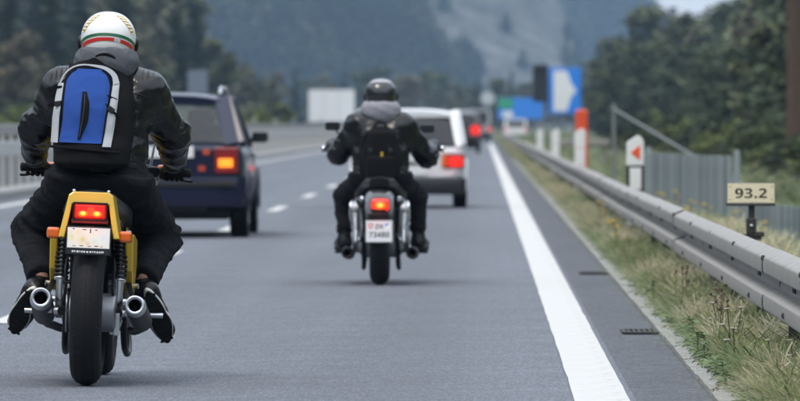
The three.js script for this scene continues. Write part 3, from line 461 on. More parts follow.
  const stubs = []; for (let i = 0; i < 9; i++) { const a = Q() * 6.28, y = 2.5 + i * 0.9; stubs.push(bar([0, y, 0], [Math.cos(a) * (0.4 + Q()), y + 0.15, Math.sin(a) * (0.4 + Q())], 0.03, 0.012, 6)); } mesh('branch', stubs, mPineBark, t);
}
// far wood on the mountainside: too many to count
{
  const R = rng(66), B = leafBuf(); for (let i = 0; i < 9; i++) { const f = i / 8, y = lerp(0.12, 0.95, f), r = 0.24 * (1 - f) + 0.03; for (let b = 0; b < 6; b++) { const a = R() * 6.28; leafQuad(B, Math.cos(a) * r * 0.6, y - 0.04, Math.sin(a) * r * 0.6, a + 1.57, -0.7, r * 1.3, r * 1.2 + 0.05, [1, 1, 1]); } }
  const g = leafGeo(B); g.deleteAttribute('color');
  const n = 9000, im = finish(new THREE.InstancedMesh(g, std({ roughness: 1 }), n)); im.name = 'mountain_wood'; im.userData = { kind: 'stuff', label: 'distant conifer wood covering the hazy mountainside', category: 'wood' };
  const m = new THREE.Matrix4(); let k = 0;
  while (k < n) { const w = R(), A = w < 0.82, C = w > 0.997; const x = A ? lerp(-260, 14, Math.pow(R(), 0.8)) : C ? lerp(-20, 52, R()) : lerp(20, 190, R()), d = A ? 2330 + 480 * R() : C ? 2890 + 190 * R() : 3560 + 380 * R(), y = A ? hA(x, d) : C ? hC(x, d) : hB(x, d); if (y < 1) { if (R() < 0.9) continue; } const s = 8 + 9 * R(), pc = fbm(x * 0.035, 4, d * 0.012, 3) + 0.25 * (R() - 0.5); m.compose(V(x, y - 0.5, -d), new THREE.Quaternion().setFromEuler(new THREE.Euler(0, R() * 6, 0)), V(s, s, s)); im.setMatrixAt(k, m); const q = tone(R, pc > 0.16 ? [0.12, 0.12, 0.065] : pc > 0.02 ? [0.055, 0.085, 0.040] : [0.014, 0.030, 0.018], 0.4); im.setColorAt(k, lin(...q)); k++; }
  scene.add(im);
}
// ---------- verge grass ----------
function tuftGeo(seed, n, w, curl, splay, head) {
  const R = rng(seed), p = [], ix = [];
  for (let i = 0; i < n; i++) {
    const a = R() * 6.283, h = 0.55 + 0.45 * R(), sp = splay * (0.3 + R()), rx = 0.12 * (R() - 0.5), rz = 0.12 * (R() - 0.5), ca = Math.cos(a), sa = Math.sin(a), b0 = p.length / 3, ww = w * (0.7 + 0.6 * R()), S = 4, pa = R() * 6.28;
    for (let s = 0; s <= S; s++) { const t = s / S, out = sp * (t * 0.5 + curl * t * t * t), y = h * (t - 0.25 * curl * t * t * t), k = head && t > 0.7 && i % 3 === 0 ? ww * 1.8 : ww * (1 - 0.85 * t), px = Math.cos(pa) * k, pz = Math.sin(pa) * k; p.push(rx + ca * out - px, y, rz + sa * out - pz, rx + ca * out + px, y, rz + sa * out + pz); }
    for (let s = 0; s < S; s++) { const q = b0 + 2 * s; ix.push(q, q + 1, q + 3, q, q + 3, q + 2); }
  }
  const g = new THREE.BufferGeometry(); g.setAttribute('position', new THREE.Float32BufferAttribute(p, 3)); g.setIndex(ix); g.computeVertexNormals(); return g;
}
const mGrass = phys({ roughness: 0.85, transmission: 0.3, thickness: 0, color: 0xffffff });
function scatter(name, label, geo, n, place, seed) {
  const R = rng(seed), im = finish(new THREE.InstancedMesh(geo, mGrass, n)), m = new THREE.Matrix4(), q = new THREE.Quaternion(); im.name = numbered(name); im.userData = { kind: 'stuff', label, category: 'grass' };
  for (let k = 0; k < n; k++) { const { x, d, s, h, c, tilt = 0.25 } = place(R); q.setFromEuler(new THREE.Euler((R() - 0.5) * tilt, R() * 6.28, (R() - 0.5) * tilt)); m.compose(V(x, gh(Math.max(x, 1.0), d) - 0.012, -d), q, V(s, h, s)); im.setMatrixAt(k, m); im.setColorAt(k, lin(...c)); }
  scene.add(im); return im;
}
const DRY = [0.43, 0.38, 0.23], STRAW = [0.55, 0.50, 0.34], OLIVE = [0.25, 0.27, 0.12], GREEN = [0.13, 0.20, 0.06], LUSH = [0.11, 0.20, 0.05];
const patch = (x, d, s) => fbm(x * 0.9 + s, s, d * 0.33, 3);
const nearD = (R, a, b) => a * Math.pow(b / a, Math.pow(R(), 0.9));
scatter('dry_grass', 'dry straw coloured grass along the verge under the guardrail', tuftGeo(1, 13, 0.0075, 0.8, 0.55, true), 14000, R => { const d = nearD(R, 25, 75), x = lerp(1.09, 2.5, Math.pow(R(), 1.25)), e = sstep(1.05, 1.32, x), p = patch(x, d, 3); return { x, d, s: (0.12 + 0.14 * R()) * (0.6 + 0.6 * e), h: (0.12 + 0.18 * e) * (x > 1.2 && x < 1.5 ? 0.62 : 1) * (0.6 + 0.7 * R()) * (1 + 0.7 * p), c: tone(R, p > 0.12 ? STRAW : R() < 0.26 ? DRY : R() < 0.55 ? OLIVE : GREEN, 0.35), tilt: 0.6 }; }, 31);
scatter('green_grass', 'short green grass and clover among the dry verge grass', tuftGeo(2, 12, 0.010, 1.0, 0.8, false), 13000, R => { const d = nearD(R, 25, 90), x = lerp(1.06, 2.6, Math.pow(R(), 1.1)), p = patch(x, d, 9); return { x, d, s: 0.14 + 0.12 * R(), h: (0.07 + 0.09 * R()) * (1 + p), c: tone(R, p > 0.0 ? GREEN : OLIVE, 0.35), tilt: 0.5 }; }, 32);
scatter('far_verge_grass', 'mixed dry and green grass along the farther verge', tuftGeo(3, 14, 0.018, 0.8, 0.7, false), 11000, R => { const d = nearD(R, 70, 420), x = lerp(1.12, 3.2, Math.pow(R(), 1.2)), p = patch(x, d * 0.5, 5); return { x, d, s: 0.26 + 0.18 * R(), h: (0.12 + 0.12 * R()) * (1 + p), c: tone(R, p > 0.08 ? DRY : R() < 0.5 ? OLIVE : GREEN, 0.3) }; }, 33);
scatter('bank_grass', 'fresh green grass behind the guardrail below the fence', tuftGeo(4, 14, 0.014, 0.8, 0.7, false), 6500, R => { const d = 48 + 110 * R(), x = lerp(1.7, 5.5, R()); return { x, d, s: 0.32 + 0.2 * R(), h: 0.13 + 0.16 * R(), c: tone(R, R() < 0.7 ? LUSH : OLIVE, 0.3) }; }, 34);
scatter('field_grass', 'green grass between guardrail and wood', tuftGeo(5, 12, 0.03, 0.7, 0.7, false), 7000, R => { const d = nearD(R, 120, 700), x = lerp(2.5, 4 + d * 0.03, R()); return { x, d, s: 0.7 + 0.5 * R(), h: 0.25 + 0.3 * R(), c: tone(R, R() < 0.6 ? [0.07, 0.11, 0.035] : OLIVE, 0.3) }; }, 35);
{ // low leafy ground cover
  const R = rng(9), q = []; for (let i = 0; i < 9; i++) { const a = i * 2.4, l = 0.6 + 0.5 * R(); const g = grid(2, 4, (u, v) => { const w = 0.26 * Math.sin(Math.PI * Math.pow(v, 0.8)) + 0.01; return [(u - 0.5) * 2 * w, 0.25 + 0.55 * v - 0.5 * v * v + 0.1 * Math.abs(u - 0.5), 0.1 + v * l]; }); q.push(at(g, 0, 0, 0, 0, a, 0)); }
  scatter('ground_cover', 'low leafy ground cover plants between the verge grass', merge(q), 3600, R2 => { const d = nearD(R2, 25, 80), x = lerp(1.04, 2.2, Math.pow(R2(), 1.2)), p = patch(x, d, 14), s = 0.035 + 0.045 * R2(); return { x, d, s, h: s * (0.8 + 0.8 * R2()) * (1 + Math.max(0, p)), c: tone(R2, p > 0 ? [0.11, 0.18, 0.05] : [0.20, 0.21, 0.09], 0.35) }; }, 36); }
// ---------- single weeds ----------
{
  const mStem = std({ color: lin(0.075, 0.085, 0.04), roughness: 0.9 }), mDryStem = std({ color: lin(0.15, 0.12, 0.075), roughness: 0.9 }), mLeafG = phys({ color: lin(0.10, 0.18, 0.04), roughness: 0.7, transmission: 0.25, thickness: 0 }), mUmbel = std({ color: lin(0.42, 0.38, 0.33), roughness: 0.9 }), mYel = std({ color: lin(0.75, 0.50, 0.01), roughness: 0.8 });
  const leafG = grid(3, 5, (u, v) => { const w = 0.018 * Math.sin(Math.PI * Math.pow(v, 0.7)) + 0.001; return [(u - 0.5) * 2 * w, 0.012 * Math.abs(u - 0.5) - 0.03 * v * v, v * 0.07]; });
  function weed(name, label, x, d, h, kind, group, seed) {
    const R = rng(seed), t = thing(name, label, 'plant', [x, gh(x, d), -d], 0, group), lean = [(R() - 0.5) * 0.3, (R() - 0.5) * 0.3];
    const top = [lean[0] * h, h, lean[1] * h], stem = [tube([[0, -0.02, 0], [lean[0] * h * 0.3, h * 0.5, lean[1] * h * 0.4], top], 0.0028, 10, 5)], heads = [];
    const nb = kind === 'leafy' ? 2 : kind === 'umbel' ? 1 : kind === 'yellow' ? 3 : 5;
    for (let i = 0; i < nb; i++) { const f = 0.5 + 0.45 * i / nb, a = R() * 6.28, l = h * 0.28 * (0.6 + R() * 0.5), b = [top[0] * f, h * f, top[2] * f], e = [b[0] + Math.cos(a) * l * 0.7, b[1] + l * 0.8, b[2] + Math.sin(a) * l * 0.7]; stem.push(tube([b, [(b[0] + e[0]) / 2 + 0.01, (b[1] + e[1]) / 2 - 0.004, (b[2] + e[2]) / 2], e], 0.0019, 6, 4)); heads.push(e); }
    heads.push(top); mesh('stem', stem, kind === 'dry' ? mDryStem : mStem, t);
    if (kind !== 'leafy') for (const e of heads) { const q = []; const n = kind === 'umbel' ? 14 : kind === 'yellow' ? 9 : 6; for (let i = 0; i < n; i++) { const a = R() * 6.28, r = (kind === 'umbel' ? 0.014 : kind === 'yellow' ? 0.015 : 0.008) * Math.sqrt(R()); q.push(at(new THREE.SphereGeometry(kind === 'dry' ? 0.0055 : kind === 'yellow' ? 0.0065 : 0.0042, 6, 4), e[0] + Math.cos(a) * r, e[1] + 0.004 * R() + (kind === 'dry' ? 0.02 * (R() - 0.5) : 0), e[2] + Math.sin(a) * r)); } mesh('flower', q, kind === 'yellow' ? mYel : kind === 'dry' ? mDryStem : mUmbel, t); }
    const nl = kind === 'leafy' ? 16 : 5; for (let i = 0; i < nl; i++) { const f = kind === 'leafy' ? R() : 0.05 + 0.5 * R(), l = mesh('leaf', leafG, mLeafG, t), s = (kind === 'leafy' ? 0.75 : 0.6) * (0.7 + 0.6 * R()); l.position.set(top[0] * f, Math.max(0.01, h * f), top[2] * f); l.rotation.set(-0.5 + 0.5 * R(), R() * 6.28, 0, 'YXZ'); l.scale.setScalar(s); }
  }
  const g1 = 'white flowered weeds in the verge', spots = [[1.14, 34.3, 0.26], [1.20, 35.4, 0.24], [1.12, 33.2, 0.2], [1.30, 31.2, 0.2], [1.36, 31.8, 0.24], [1.17, 37, 0.22], [1.25, 32.2, 0.17], [1.4, 31, 0.22]];
  spots.forEach((s, i) => weed('yarrow', 'thin weed with flat whitish flower heads among dry verge grass', s[0], s[1], s[2], 'umbel', g1, 500 + i));
  [[1.12, 35.6, 0.34], [1.22, 38.5, 0.26], [1.15, 43, 0.28]].forEach((s, i) => weed('dead_weed', 'tall dried brown weed stalk with small buds in the verge', s[0], s[1], s[2], 'dry', 'dried weed stalks in the verge', 520 + i));
  [[1.03, 34.6, 0.10], [1.02, 35.5, 0.12], [1.05, 33.2, 0.09], [1.04, 32.2, 0.08], [1.06, 37.5, 0.14], [1.08, 41, 0.16], [1.05, 46, 0.15], [1.02, 31.4, 0.07]].forEach((s, i) => weed('leafy_weed', 'small leafy green weed growing over the edging stones', s[0], s[1], s[2], 'leafy', 'leafy weeds at the edging stones', 540 + i));
  [[1.95, 83, 0.34], [2.05, 85, 0.32], [2.2, 78, 0.36], [2.35, 80, 0.33], [1.85, 80, 0.3], [2.45, 74, 0.33], [2.3, 90, 0.36], [2.6, 70, 0.3]].forEach((s, i) => weed('yellow_flower', 'yellow flowering weed in the green grass behind the guardrail', s[0], s[1], s[2], 'yellow', 'yellow flowers behind the guardrail', 560 + i));
  [[1.12, 62, 0.3], [1.18, 75, 0.32]].forEach((s, i) => weed('ragwort', 'yellow flowering weed in the verge between shoulder and guardrail', s[0], s[1], s[2], 'yellow', 'yellow flowers in the verge', 580 + i));
}
// ---------- shared motorcycle pieces (local frame: origin under the rear axle, forward is -z) ----------
function tyreGeo(R, w, seg = 56) {                          // round-crowned tyre with circumferential sipes, axis along x
  const prof = [], rim = R - w * 0.72; for (let i = 0; i <= 22; i++) { const a = lerp(-Math.PI * 0.5, Math.PI * 0.5, i / 22), groove = [5, 8, 14, 17].includes(i) ? 0.003 : 0; prof.push([rim + (R - rim) * Math.pow(Math.cos(a), 0.62) - groove, Math.sin(a) * w * 0.5]); }
  return lathe([[rim - 0.01, -w * 0.36], ...prof, [rim - 0.01, w * 0.36]], seg).rotateZ(Math.PI / 2);
}
function bikeWheel(bike, name, R, w, z, rimMat, hubMat, hubW) {
  const wheel = mesh(name, tyreGeo(R, w), M.tyre, bike); wheel.position.set(0, R, z);
  const rr0 = R - w * 0.70; mesh('rim', lathe([[rr0 - 0.03, -w * 0.3], [rr0, -w * 0.36], [rr0 + 0.004, -w * 0.30], [rr0 - 0.02, 0], [rr0 + 0.004, w * 0.30], [rr0, w * 0.36], [rr0 - 0.03, w * 0.3], [rr0 - 0.035, 0], [rr0 - 0.03, -w * 0.3]], 40).rotateZ(Math.PI / 2), rimMat, wheel);
  const sp = []; for (let i = 0; i < 7; i++) { const a = i / 7 * 6.283; sp.push(flatBar([0, Math.cos(a) * 0.04, Math.sin(a) * 0.04], [0, Math.cos(a) * (rr0 - 0.02), Math.sin(a) * (rr0 - 0.02)], 0.028, 0.026)); } mesh('spoke', sp, rimMat, wheel);
  mesh('hub', lathe([[0.02, -hubW[0]], [0.075, -hubW[0]], [0.083, -hubW[0] + 0.008], [0.083, hubW[1] - 0.012], [0.070, hubW[1]], [0.02, hubW[1]]], 30).rotateZ(-Math.PI / 2), hubMat, wheel);
  return wheel;
}
function shock(bike, x, lo, hi, springMat, bodyMat, r = 0.026) {
  const a = V(x, ...lo), b = V(x, ...hi), L = a.distanceTo(b), q = new THREE.Quaternion().setFromUnitVectors(V(0, 1, 0), b.clone().sub(a).normalize()), put = g => g.applyMatrix4(new THREE.Matrix4().compose(a, q, V(1, 1, 1)));
  const s = mesh('shock_absorber', put(merge([lathe([[0, -0.01], [0.018, 0], [0.020, L * 0.28], [0.030, L * 0.29], [0.030, L * 0.32], [0.014, L * 0.33], [0.014, L * 0.9], [0.028, L * 0.91], [0.028, L * 0.96], [0.017, L], [0, L + 0.01]], 18)])), bodyMat, bike);
  const pts = []; for (let i = 0; i <= 9 * 14; i++) { const f = i / 126, t = f * 9 * 6.283; pts.push([Math.cos(t) * r, L * lerp(0.33, 0.90, f), Math.sin(t) * r]); } mesh('spring', put(tube(pts, 0.0058, 200, 6)), springMat, s); return s;
}
function muffler(bike, front, rear, r, bodyMat, endMat) {      // open tail end at rear
  const L = V(...front).distanceTo(V(...rear)), m = mesh('muffler', along(lathe([[0.018, 0], [0.022, 0.02], [r * 0.7, 0.10], [r * 0.97, 0.16], [r, 0.22], [r, L - 0.12], [r * 0.99, L - 0.06]], 32), front, rear), bodyMat, bike);
  mesh('end_cone', along(lathe([[r * 0.99, L - 0.062], [r * 0.97, L - 0.045], [r * 0.90, L - 0.008], [r * 0.84, L], [r * 0.60, L - 0.002], [r * 0.55, L - 0.012], [r * 0.53, L - 0.10], [0, L - 0.11]], 32), front, rear), endMat, m);
  mesh('bore', along(lathe([[r * 0.525, L - 0.020], [r * 0.515, L - 0.098], [0.001, L - 0.10]], 24), front, rear), M.black, m); return m;
}
function indicator(bike, p, q, lensMat, bodyMat, round = false, name = 'indicator') {   // stalk from p to lamp at q
  const o = mesh(name, [bar(p, q, 0.007), round ? at(new THREE.SphereGeometry(0.030, 18, 12), q[0], q[1], q[2] - 0.012) : rbat(0.058, 0.050, 0.030, 0.010, q[0], q[1], q[2] - 0.016)], bodyMat, bike);
  mesh('lens', round ? at(new THREE.SphereGeometry(0.026, 18, 12), q[0], q[1], q[2] + 0.004) : rbat(0.056, 0.048, 0.034, 0.014, q[0], q[1], q[2] + 0.016), lensMat, o); return o;
}
function plateMesh(bike, w, h, c, tilt, texture, frameMat) {
  const f = mesh('number_plate', at(rb(w + 0.012, h + 0.012, 0.006, 0.004), ...c, tilt), frameMat, bike);
  mesh('plate_face', at(new THREE.PlaneGeometry(w, h), c[0], c[1] + Math.sin(-tilt) * 0.0042, c[2] + Math.cos(tilt) * 0.0042, tilt), std({ map: texture, roughness: 0.35 }), f); return f;
}
// ---------- riders ----------
function onSurf(f, p, dir) { let t = 0; for (let i = 0; i < 60; i++) { const d = f(p[0] + dir[0] * t, p[1] + dir[1] * t, p[2] + dir[2] * t); if (Math.abs(d) < 0.0006) break; t += d * 0.7; if (t > 2) return p; } return [p[0] + dir[0] * t, p[1] + dir[1] * t, p[2] + dir[2] * t]; }
const add3 = (a, b) => [a[0] + b[0], a[1] + b[1], a[2] + b[2]], mix3 = (a, b, t) => [lerp(a[0], b[0], t), lerp(a[1], b[1], t), lerp(a[2], b[2], t)];
function gloveGeo(s, G, wrist, cell = 0.0042) {              // s = +1 right hand, -1 left; closed round a grip along x at G
  const parts = [], knk = [];
  const ring = (x, th, r) => [G[0] + s * x, G[1] + Math.sin(th) * r, G[2] + Math.cos(th) * r];
  const W = add3(G, [s * -0.004, 0.030, 0.095]);
  for (let i = 0; i < 4; i++) { const x = -0.034 + i * 0.0225, k = [1, 1.08, 1.02, 0.88][i], D = Math.PI / 180, j = [ring(x, 62 * D, 0.040), ring(x, 150 * D, 0.040 * k), ring(x, 212 * D, 0.037), ring(x, 275 * D, 0.035)]; knk.push(j[0]); const r = 0.0112 * [1, 1.04, 1, 0.9][i];
    parts.push(cone(j[0], j[1], r * 1.12, r), cone(j[1], j[2], r, r * 0.95), cone(j[2], j[3], r * 0.95, r * 0.85)); }
  const palm = knk.map((k, i) => cone(k, add3(W, [s * (-0.018 + i * 0.012), 0, 0]), 0.0165, 0.021));
  const thumb = [cone(add3(W, [s * -0.022, -0.008, -0.02]), add3(G, [s * -0.052, 0.006, 0.026]), 0.017, 0.013), cone(add3(G, [s * -0.052, 0.006, 0.026]), add3(G, [s * -0.056, -0.022, -0.002]), 0.0128, 0.0115), cone(add3(G, [s * -0.056, -0.022, -0.002]), add3(G, [s * -0.040, -0.030, -0.022]), 0.0115, 0.0095)];
  const cuff = cone(W, wrist, 0.031, 0.040), fp = uni(palm, 0.02), ft = uni(thumb, 0.008);
  const f = (x, y, z) => { let d = smin(fp(x, y, z), cuff(x, y, z), 0.03), q = 1e9; for (const h of parts) q = Math.min(q, h(x, y, z)); d = smin(d, q, 0.009); d = smin(d, ft(x, y, z), 0.014); return d - 0.0015 * N3(x * 90, y * 90, z * 90); };
  const lo = [0, 1, 2].map(i => Math.min(G[i], W[i], wrist[i]) - 0.085), hi = [0, 1, 2].map(i => Math.max(G[i], W[i], wrist[i]) + 0.085); return nets(f, lo, hi, cell);
}
function shoe(person, s, heel, toe, down, upperMat, soleMat, outMat, S = 1) {   // heel and toe tip of the sole; down = where the sole faces
  const z = V(...heel).sub(V(...toe)).normalize(), y = V(...down).multiplyScalar(-1); y.addScaledVector(z, -y.dot(z)).normalize(); const x = new THREE.Vector3().crossVectors(y, z), L = V(...heel).distanceTo(V(...toe));
  const m = new THREE.Matrix4().makeBasis(x, y, z).setPosition(V(...heel));
  const out = []; for (let i = 0; i <= 40; i++) { const t = i / 40 * 6.283, zz = -L / 2 + Math.cos(t) * L / 2, f = -zz / L, w = (f < 0.5 ? lerp(0.036, 0.036, f) : lerp(0.036, 0.048, sstep(0.4, 0.72, f))) * S; out.push([Math.sin(t) * w * (0.75 + 0.25 * Math.abs(Math.sin(t))) + s * 0.006 * Math.sin(f * 3), -zz]); }
  const slab = (e, h, y0) => at(extrude(out.map(([a, b]) => [a * (1 + e), (b - L / 2) * (1 + e * 0.4) + L / 2]), h, 0.003), 0, y0, 0, -Math.PI / 2, 0, 0);   // shape (x, along) lies down, toe at -z
  const f1 = uni([cone([0, 0.045, -0.045], [0, 0.042, -L * 0.55], 0.040 * S, 0.040 * S), cone([0, 0.042, -L * 0.5], [s * 0.004, 0.030, -L + 0.045], 0.041 * S, 0.033 * S), cone([s * 0.004, 0.032, -L + 0.07], [s * 0.012, 0.030, -L + 0.045], 0.038, 0.032), cone([0, 0.05, -0.06], [0, 0.135, -0.062], 0.040 * S, 0.043 * S)], 0.05);
  const f = (a, b, c) => Math.max(f1(a, b, c) - 0.0025 * N3(a * 40, b * 40, c * 40), -b + 0.008, b - 0.152);
  const up = mesh('shoe', nets(f, [-0.09, -0.01, -L - 0.04], [0.09, 0.17, 0.05], 0.006).applyMatrix4(m), upperMat, person);
  mesh('sole', slab(0.02, 0.016, -0.004).applyMatrix4(m), soleMat, up);
  const tread = [slab(-0.10, 0.008, -0.0125)]; for (let i = 0; i < 9; i++) tread.push(rbat(0.058 * S, 0.006, 0.011, 0.002, 0, -0.016, -L * (0.08 + 0.105 * i))); mesh('outsole', merge(tread).applyMatrix4(m), outMat, up);
  const lace = []; for (let i = 0; i < 6; i++) { const q = i / 5, p = [0, lerp(0.085, 0.13, q), lerp(-L * 0.52, -0.125, q)]; lace.push(tube([[-0.03, p[1] - 0.012, p[2]], [0, p[1], p[2] - 0.01], [0.03, p[1] - 0.012, p[2]]], 0.003, 6, 5)); } mesh('laces', merge(lace).applyMatrix4(m), M.black, up);
  return { ankle: V(0, 0.13, -0.062).applyMatrix4(m).toArray() };
}
function rider(person, J, o) {
  const { hip, knee, ankle, shoulder, elbow, grip } = J, S2 = [[-1, 0], [1, 1]];
  const wrist = S2.map(([s, i]) => mix3(add3(grip[i], [0, 0.03, 0.095]), elbow[i], 0.22));
  const wr = o.wrinkle ?? 1;
  // clothing folds: ridged noise, stronger near the joints
  const ridge = (x, y, z) => { const a = 1 - Math.abs(N3(x, y, z)) * 2.4; return a; };
  // torso
  const w0 = J.waist, ch = J.chest, nk = J.neck;
  const torsoR = (k) => [cone([w0[0] - 0.062, w0[1] - 0.16, w0[2] + 0.035], [w0[0] - 0.075, w0[1], w0[2]], 0.130 * k, 0.108 * k), cone([w0[0] + 0.062, w0[1] - 0.16, w0[2] + 0.035], [w0[0] + 0.075, w0[1], w0[2]], 0.130 * k, 0.108 * k), cone([w0[0] - 0.075, w0[1], w0[2]], [ch[0] - 0.085, ch[1], ch[2]], 0.105 * k, 0.125 * k), cone([w0[0] + 0.075, w0[1], w0[2]], [ch[0] + 0.085, ch[1], ch[2]], 0.105 * k, 0.125 * k), cone(shoulder[0], shoulder[1], 0.080 * k, 0.080 * k), cone(ch, nk, 0.11 * k, 0.062 * k), cone(mix3(shoulder[0], nk, 0.0), mix3(shoulder[0], nk, 0.75), 0.07 * k, 0.055 * k), cone(mix3(shoulder[1], nk, 0.0), mix3(shoulder[1], nk, 0.75), 0.07 * k, 0.055 * k)];
  const arms = (k) => S2.map(([s, i]) => uni([cone(shoulder[i], elbow[i], 0.079 * k, 0.068 * k), cone(elbow[i], wrist[i], 0.066 * k, 0.049 * k)], 0.03));
  const legs = (k0) => S2.map(([s, i]) => { const k = k0 * (o.legScale ?? 1); return uni([cone(hip[i], knee[i], 0.105 * k, 0.079 * k), cone(knee[i], ankle[i], 0.074 * k, 0.060 * k)], 0.03); });
  const pelvis = cone([hip[0][0], hip[0][1] + 0.02, hip[0][2] + 0.02], [hip[1][0], hip[1][1] + 0.02, hip[1][2] + 0.02], 0.125, 0.125), belly = cone([w0[0], w0[1], w0[2]], [(hip[0][0] + hip[1][0]) / 2, hip[0][1], hip[0][2]], 0.13, 0.13);
  // body: one continuous skin surface under the clothes
  const kb = 0.80, bl = [...torsoR(0.62), ...arms(0.58), ...S2.map(([s, i]) => uni([cone(hip[i], knee[i], 0.085, 0.058), cone(knee[i], ankle[i], 0.056, 0.036), cone(ankle[i], add3(ankle[i], [0, -0.06, 0.005]), 0.036, 0.03)], 0.03)), cone([hip[0][0], hip[0][1] - 0.02, hip[0][2] - 0.03], [hip[1][0], hip[1][1] - 0.02, hip[1][2] - 0.03], 0.075, 0.075), cone(w0, hip[0], 0.06, 0.06), cone(w0, hip[1], 0.06, 0.06), cone(nk, J.head, 0.042, 0.05), ell(J.head, [0.072, 0.10, 0.09]), ...S2.map(([s, i]) => cone(wrist[i], add3(grip[i], [0, 0.03, 0.085]), 0.027, 0.022))], bf = uni(bl, 0.035);
  const all = [...hip, ...knee, ...ankle, ...shoulder, ...elbow, ...grip, J.head], lo = [0, 1, 2].map(i => Math.min(...all.map(p => p[i])) - 0.16), hi = [0, 1, 2].map(i => Math.max(...all.map(p => p[i])) + 0.16);
  mesh('body', nets(bf, lo, hi, 0.017), M.skin, person);
  // jacket
  const tj = uni(torsoR(1), 0.06), aj = arms(1), mid = [mix3(shoulder[0], elbow[0], 0.5), mix3(shoulder[1], elbow[1], 0.5)];
  const hemY = o.hemY, cuffN = S2.map(([s, i]) => { const d = V(...wrist[i]).sub(V(...elbow[i])).normalize(); return { n: d, c: d.dot(V(...wrist[i])) + 0.028 }; });
  const jf0 = (x, y, z) => {
    let t = tj(x, y, z); const hem = Math.max(hemY - y, -10); if (t < 0.05) t = Math.max(t, hem);
    let d = t; for (let i = 0; i < 2; i++) { let a = aj[i](x, y, z); if (a < 0.06) { a = Math.max(a, cuffN[i].n.x * x + cuffN[i].n.y * y + cuffN[i].n.z * z - cuffN[i].c); } d = smin(d, a, 0.055); } return d; };
  const jf = (x, y, z) => { const d = jf0(x, y, z); if (d > 0.04 || d < -0.04) return d;
    let e = 9; for (let i = 0; i < 2; i++) e = Math.min(e, Math.hypot(x - elbow[i][0], y - elbow[i][1], z - elbow[i][2])); const arm = Math.exp(-(e * e) / 0.03);
    const wv = 0.0075 * ridge(x * 8 + 2, y * 13, z * 8) + 0.0018 * ridge(x * 22, y * 26 + 4, z * 20) + arm * 0.0120 * ridge(x * 6, y * 19 + x * 10, z * 13 + 3); return d - wr * wv; };
  const jl = [0, 1, 2].map(i => Math.min(shoulder[0][i], shoulder[1][i], elbow[0][i], elbow[1][i], wrist[0][i], wrist[1][i], w0[i], nk[i]) - 0.17), jh = [0, 1, 2].map(i => Math.max(shoulder[0][i], shoulder[1][i], elbow[0][i], elbow[1][i], wrist[0][i], wrist[1][i], w0[i], nk[i]) + 0.17);
  const jacket = mesh('jacket', nets(jf, jl, jh, o.cell ?? 0.0085), o.jacketMat, person);
  // hem band, seams, cuffs
  const hemRing = (y, e) => Array.from({ length: 48 }, (_, i) => { const a = -i / 48 * 6.283; const c = [w0[0], y, w0[2]], p = onSurf((X, Y, Z) => tj(X, Y, Z), add3(c, [Math.cos(a) * 0.45, 0, Math.sin(a) * 0.45]), [-Math.cos(a), 0, -Math.sin(a)]); return [p[0] + Math.cos(a) * e, y, p[2] + Math.sin(a) * e]; });
  mesh('hem_band', loft([hemRing(hemY - 0.006, -0.01), hemRing(hemY - 0.006, 0.006), hemRing(hemY + 0.004, 0.010), hemRing(hemY + 0.044, 0.010), hemRing(hemY + 0.050, 0.004)], false), M.leatherWorn, jacket);
  mesh('hem_band', loft([hemRing(hemY + 0.056, 0.002), hemRing(hemY + 0.059, 0.0085), hemRing(hemY + 0.078, 0.0085), hemRing(hemY + 0.081, 0.002)], false), M.leatherWorn, jacket);
  if (o.seams) for (const pts of o.seams) { const c = pts.map(p => onSurf(jf, [p[0], p[1], p[2] ?? 0.2], p[3] ?? [0, 0, -1])); mesh('seam', tube(c, 0.0032, 30, 6), M.leatherDull, jacket); }
  if (o.epaulets) S2.forEach(([s, i]) => { const a = shoulder[i]; for (let k = 0; k < 4; k++) { const c = []; for (let j = 0; j <= 8; j++) { const q = lerp(-0.75, 1.2, j / 8), dx = s * (-0.01 + 0.022 * k); c.push(onSurf(jf0, [a[0] + dx, a[1] + Math.cos(q) * 0.25, a[2] + Math.sin(q) * 0.25], [0, -Math.cos(q), -Math.sin(q)])); } mesh('shoulder_rib', tube(c, 0.0042, 24, 6), o.jacketMat, jacket); } });
  // trousers
  const lj = legs(1), cuts = S2.map(([s, i]) => { const d = V(...ankle[i]).sub(V(...knee[i])).normalize(); return { d, c: d.dot(V(...ankle[i])) + 0.022 }; });
  const pf = uni([pelvis, belly], 0.06);
  const trF = (x, y, z) => { let d = Math.max(pf(x, y, z), y - hemY - 0.03); for (let i = 0; i < 2; i++) { let a = lj[i](x, y, z); if (a < 0.06) a = Math.max(a, cuts[i].d.x * x + cuts[i].d.y * y + cuts[i].d.z * z - cuts[i].c); d = smin(d, a, 0.05); } if (d > 0.045 || d < -0.045) return d; let e = 9; for (let i = 0; i < 2; i++) e = Math.min(e, Math.hypot(x - knee[i][0], y - knee[i][1], z - knee[i][2])); const kn = Math.exp(-(e * e) / 0.05); const r1 = ridge(x * 6, y * 13 + z * 6, z * 7), r2 = ridge(x * 10 + 5, y * 24 - z * 9, z * 12); return d - (0.007 + 0.008 * kn) * r1 - (0.0035 + 0.004 * kn) * r2 * Math.abs(r2) - 0.0015 * ridge(x * 24, y * 30, z * 24); };
  const tl = [0, 1, 2].map(i => Math.min(...[...hip, ...knee, ...ankle].map(p => p[i])) - 0.16), th = [0, 1, 2].map(i => Math.max(...[...hip, ...knee, ...ankle].map(p => p[i])) + 0.17);
  mesh('trousers', nets(trF, tl, th, o.cell ? o.cell * 1.1 : 0.0095), M.jeans, person);
  S2.forEach(([s, i]) => mesh('glove', gloveGeo(s, grip[i], mix3(wrist[i], elbow[i], 0.06), o.handCell), M.glove, person));
  return { jf };
}
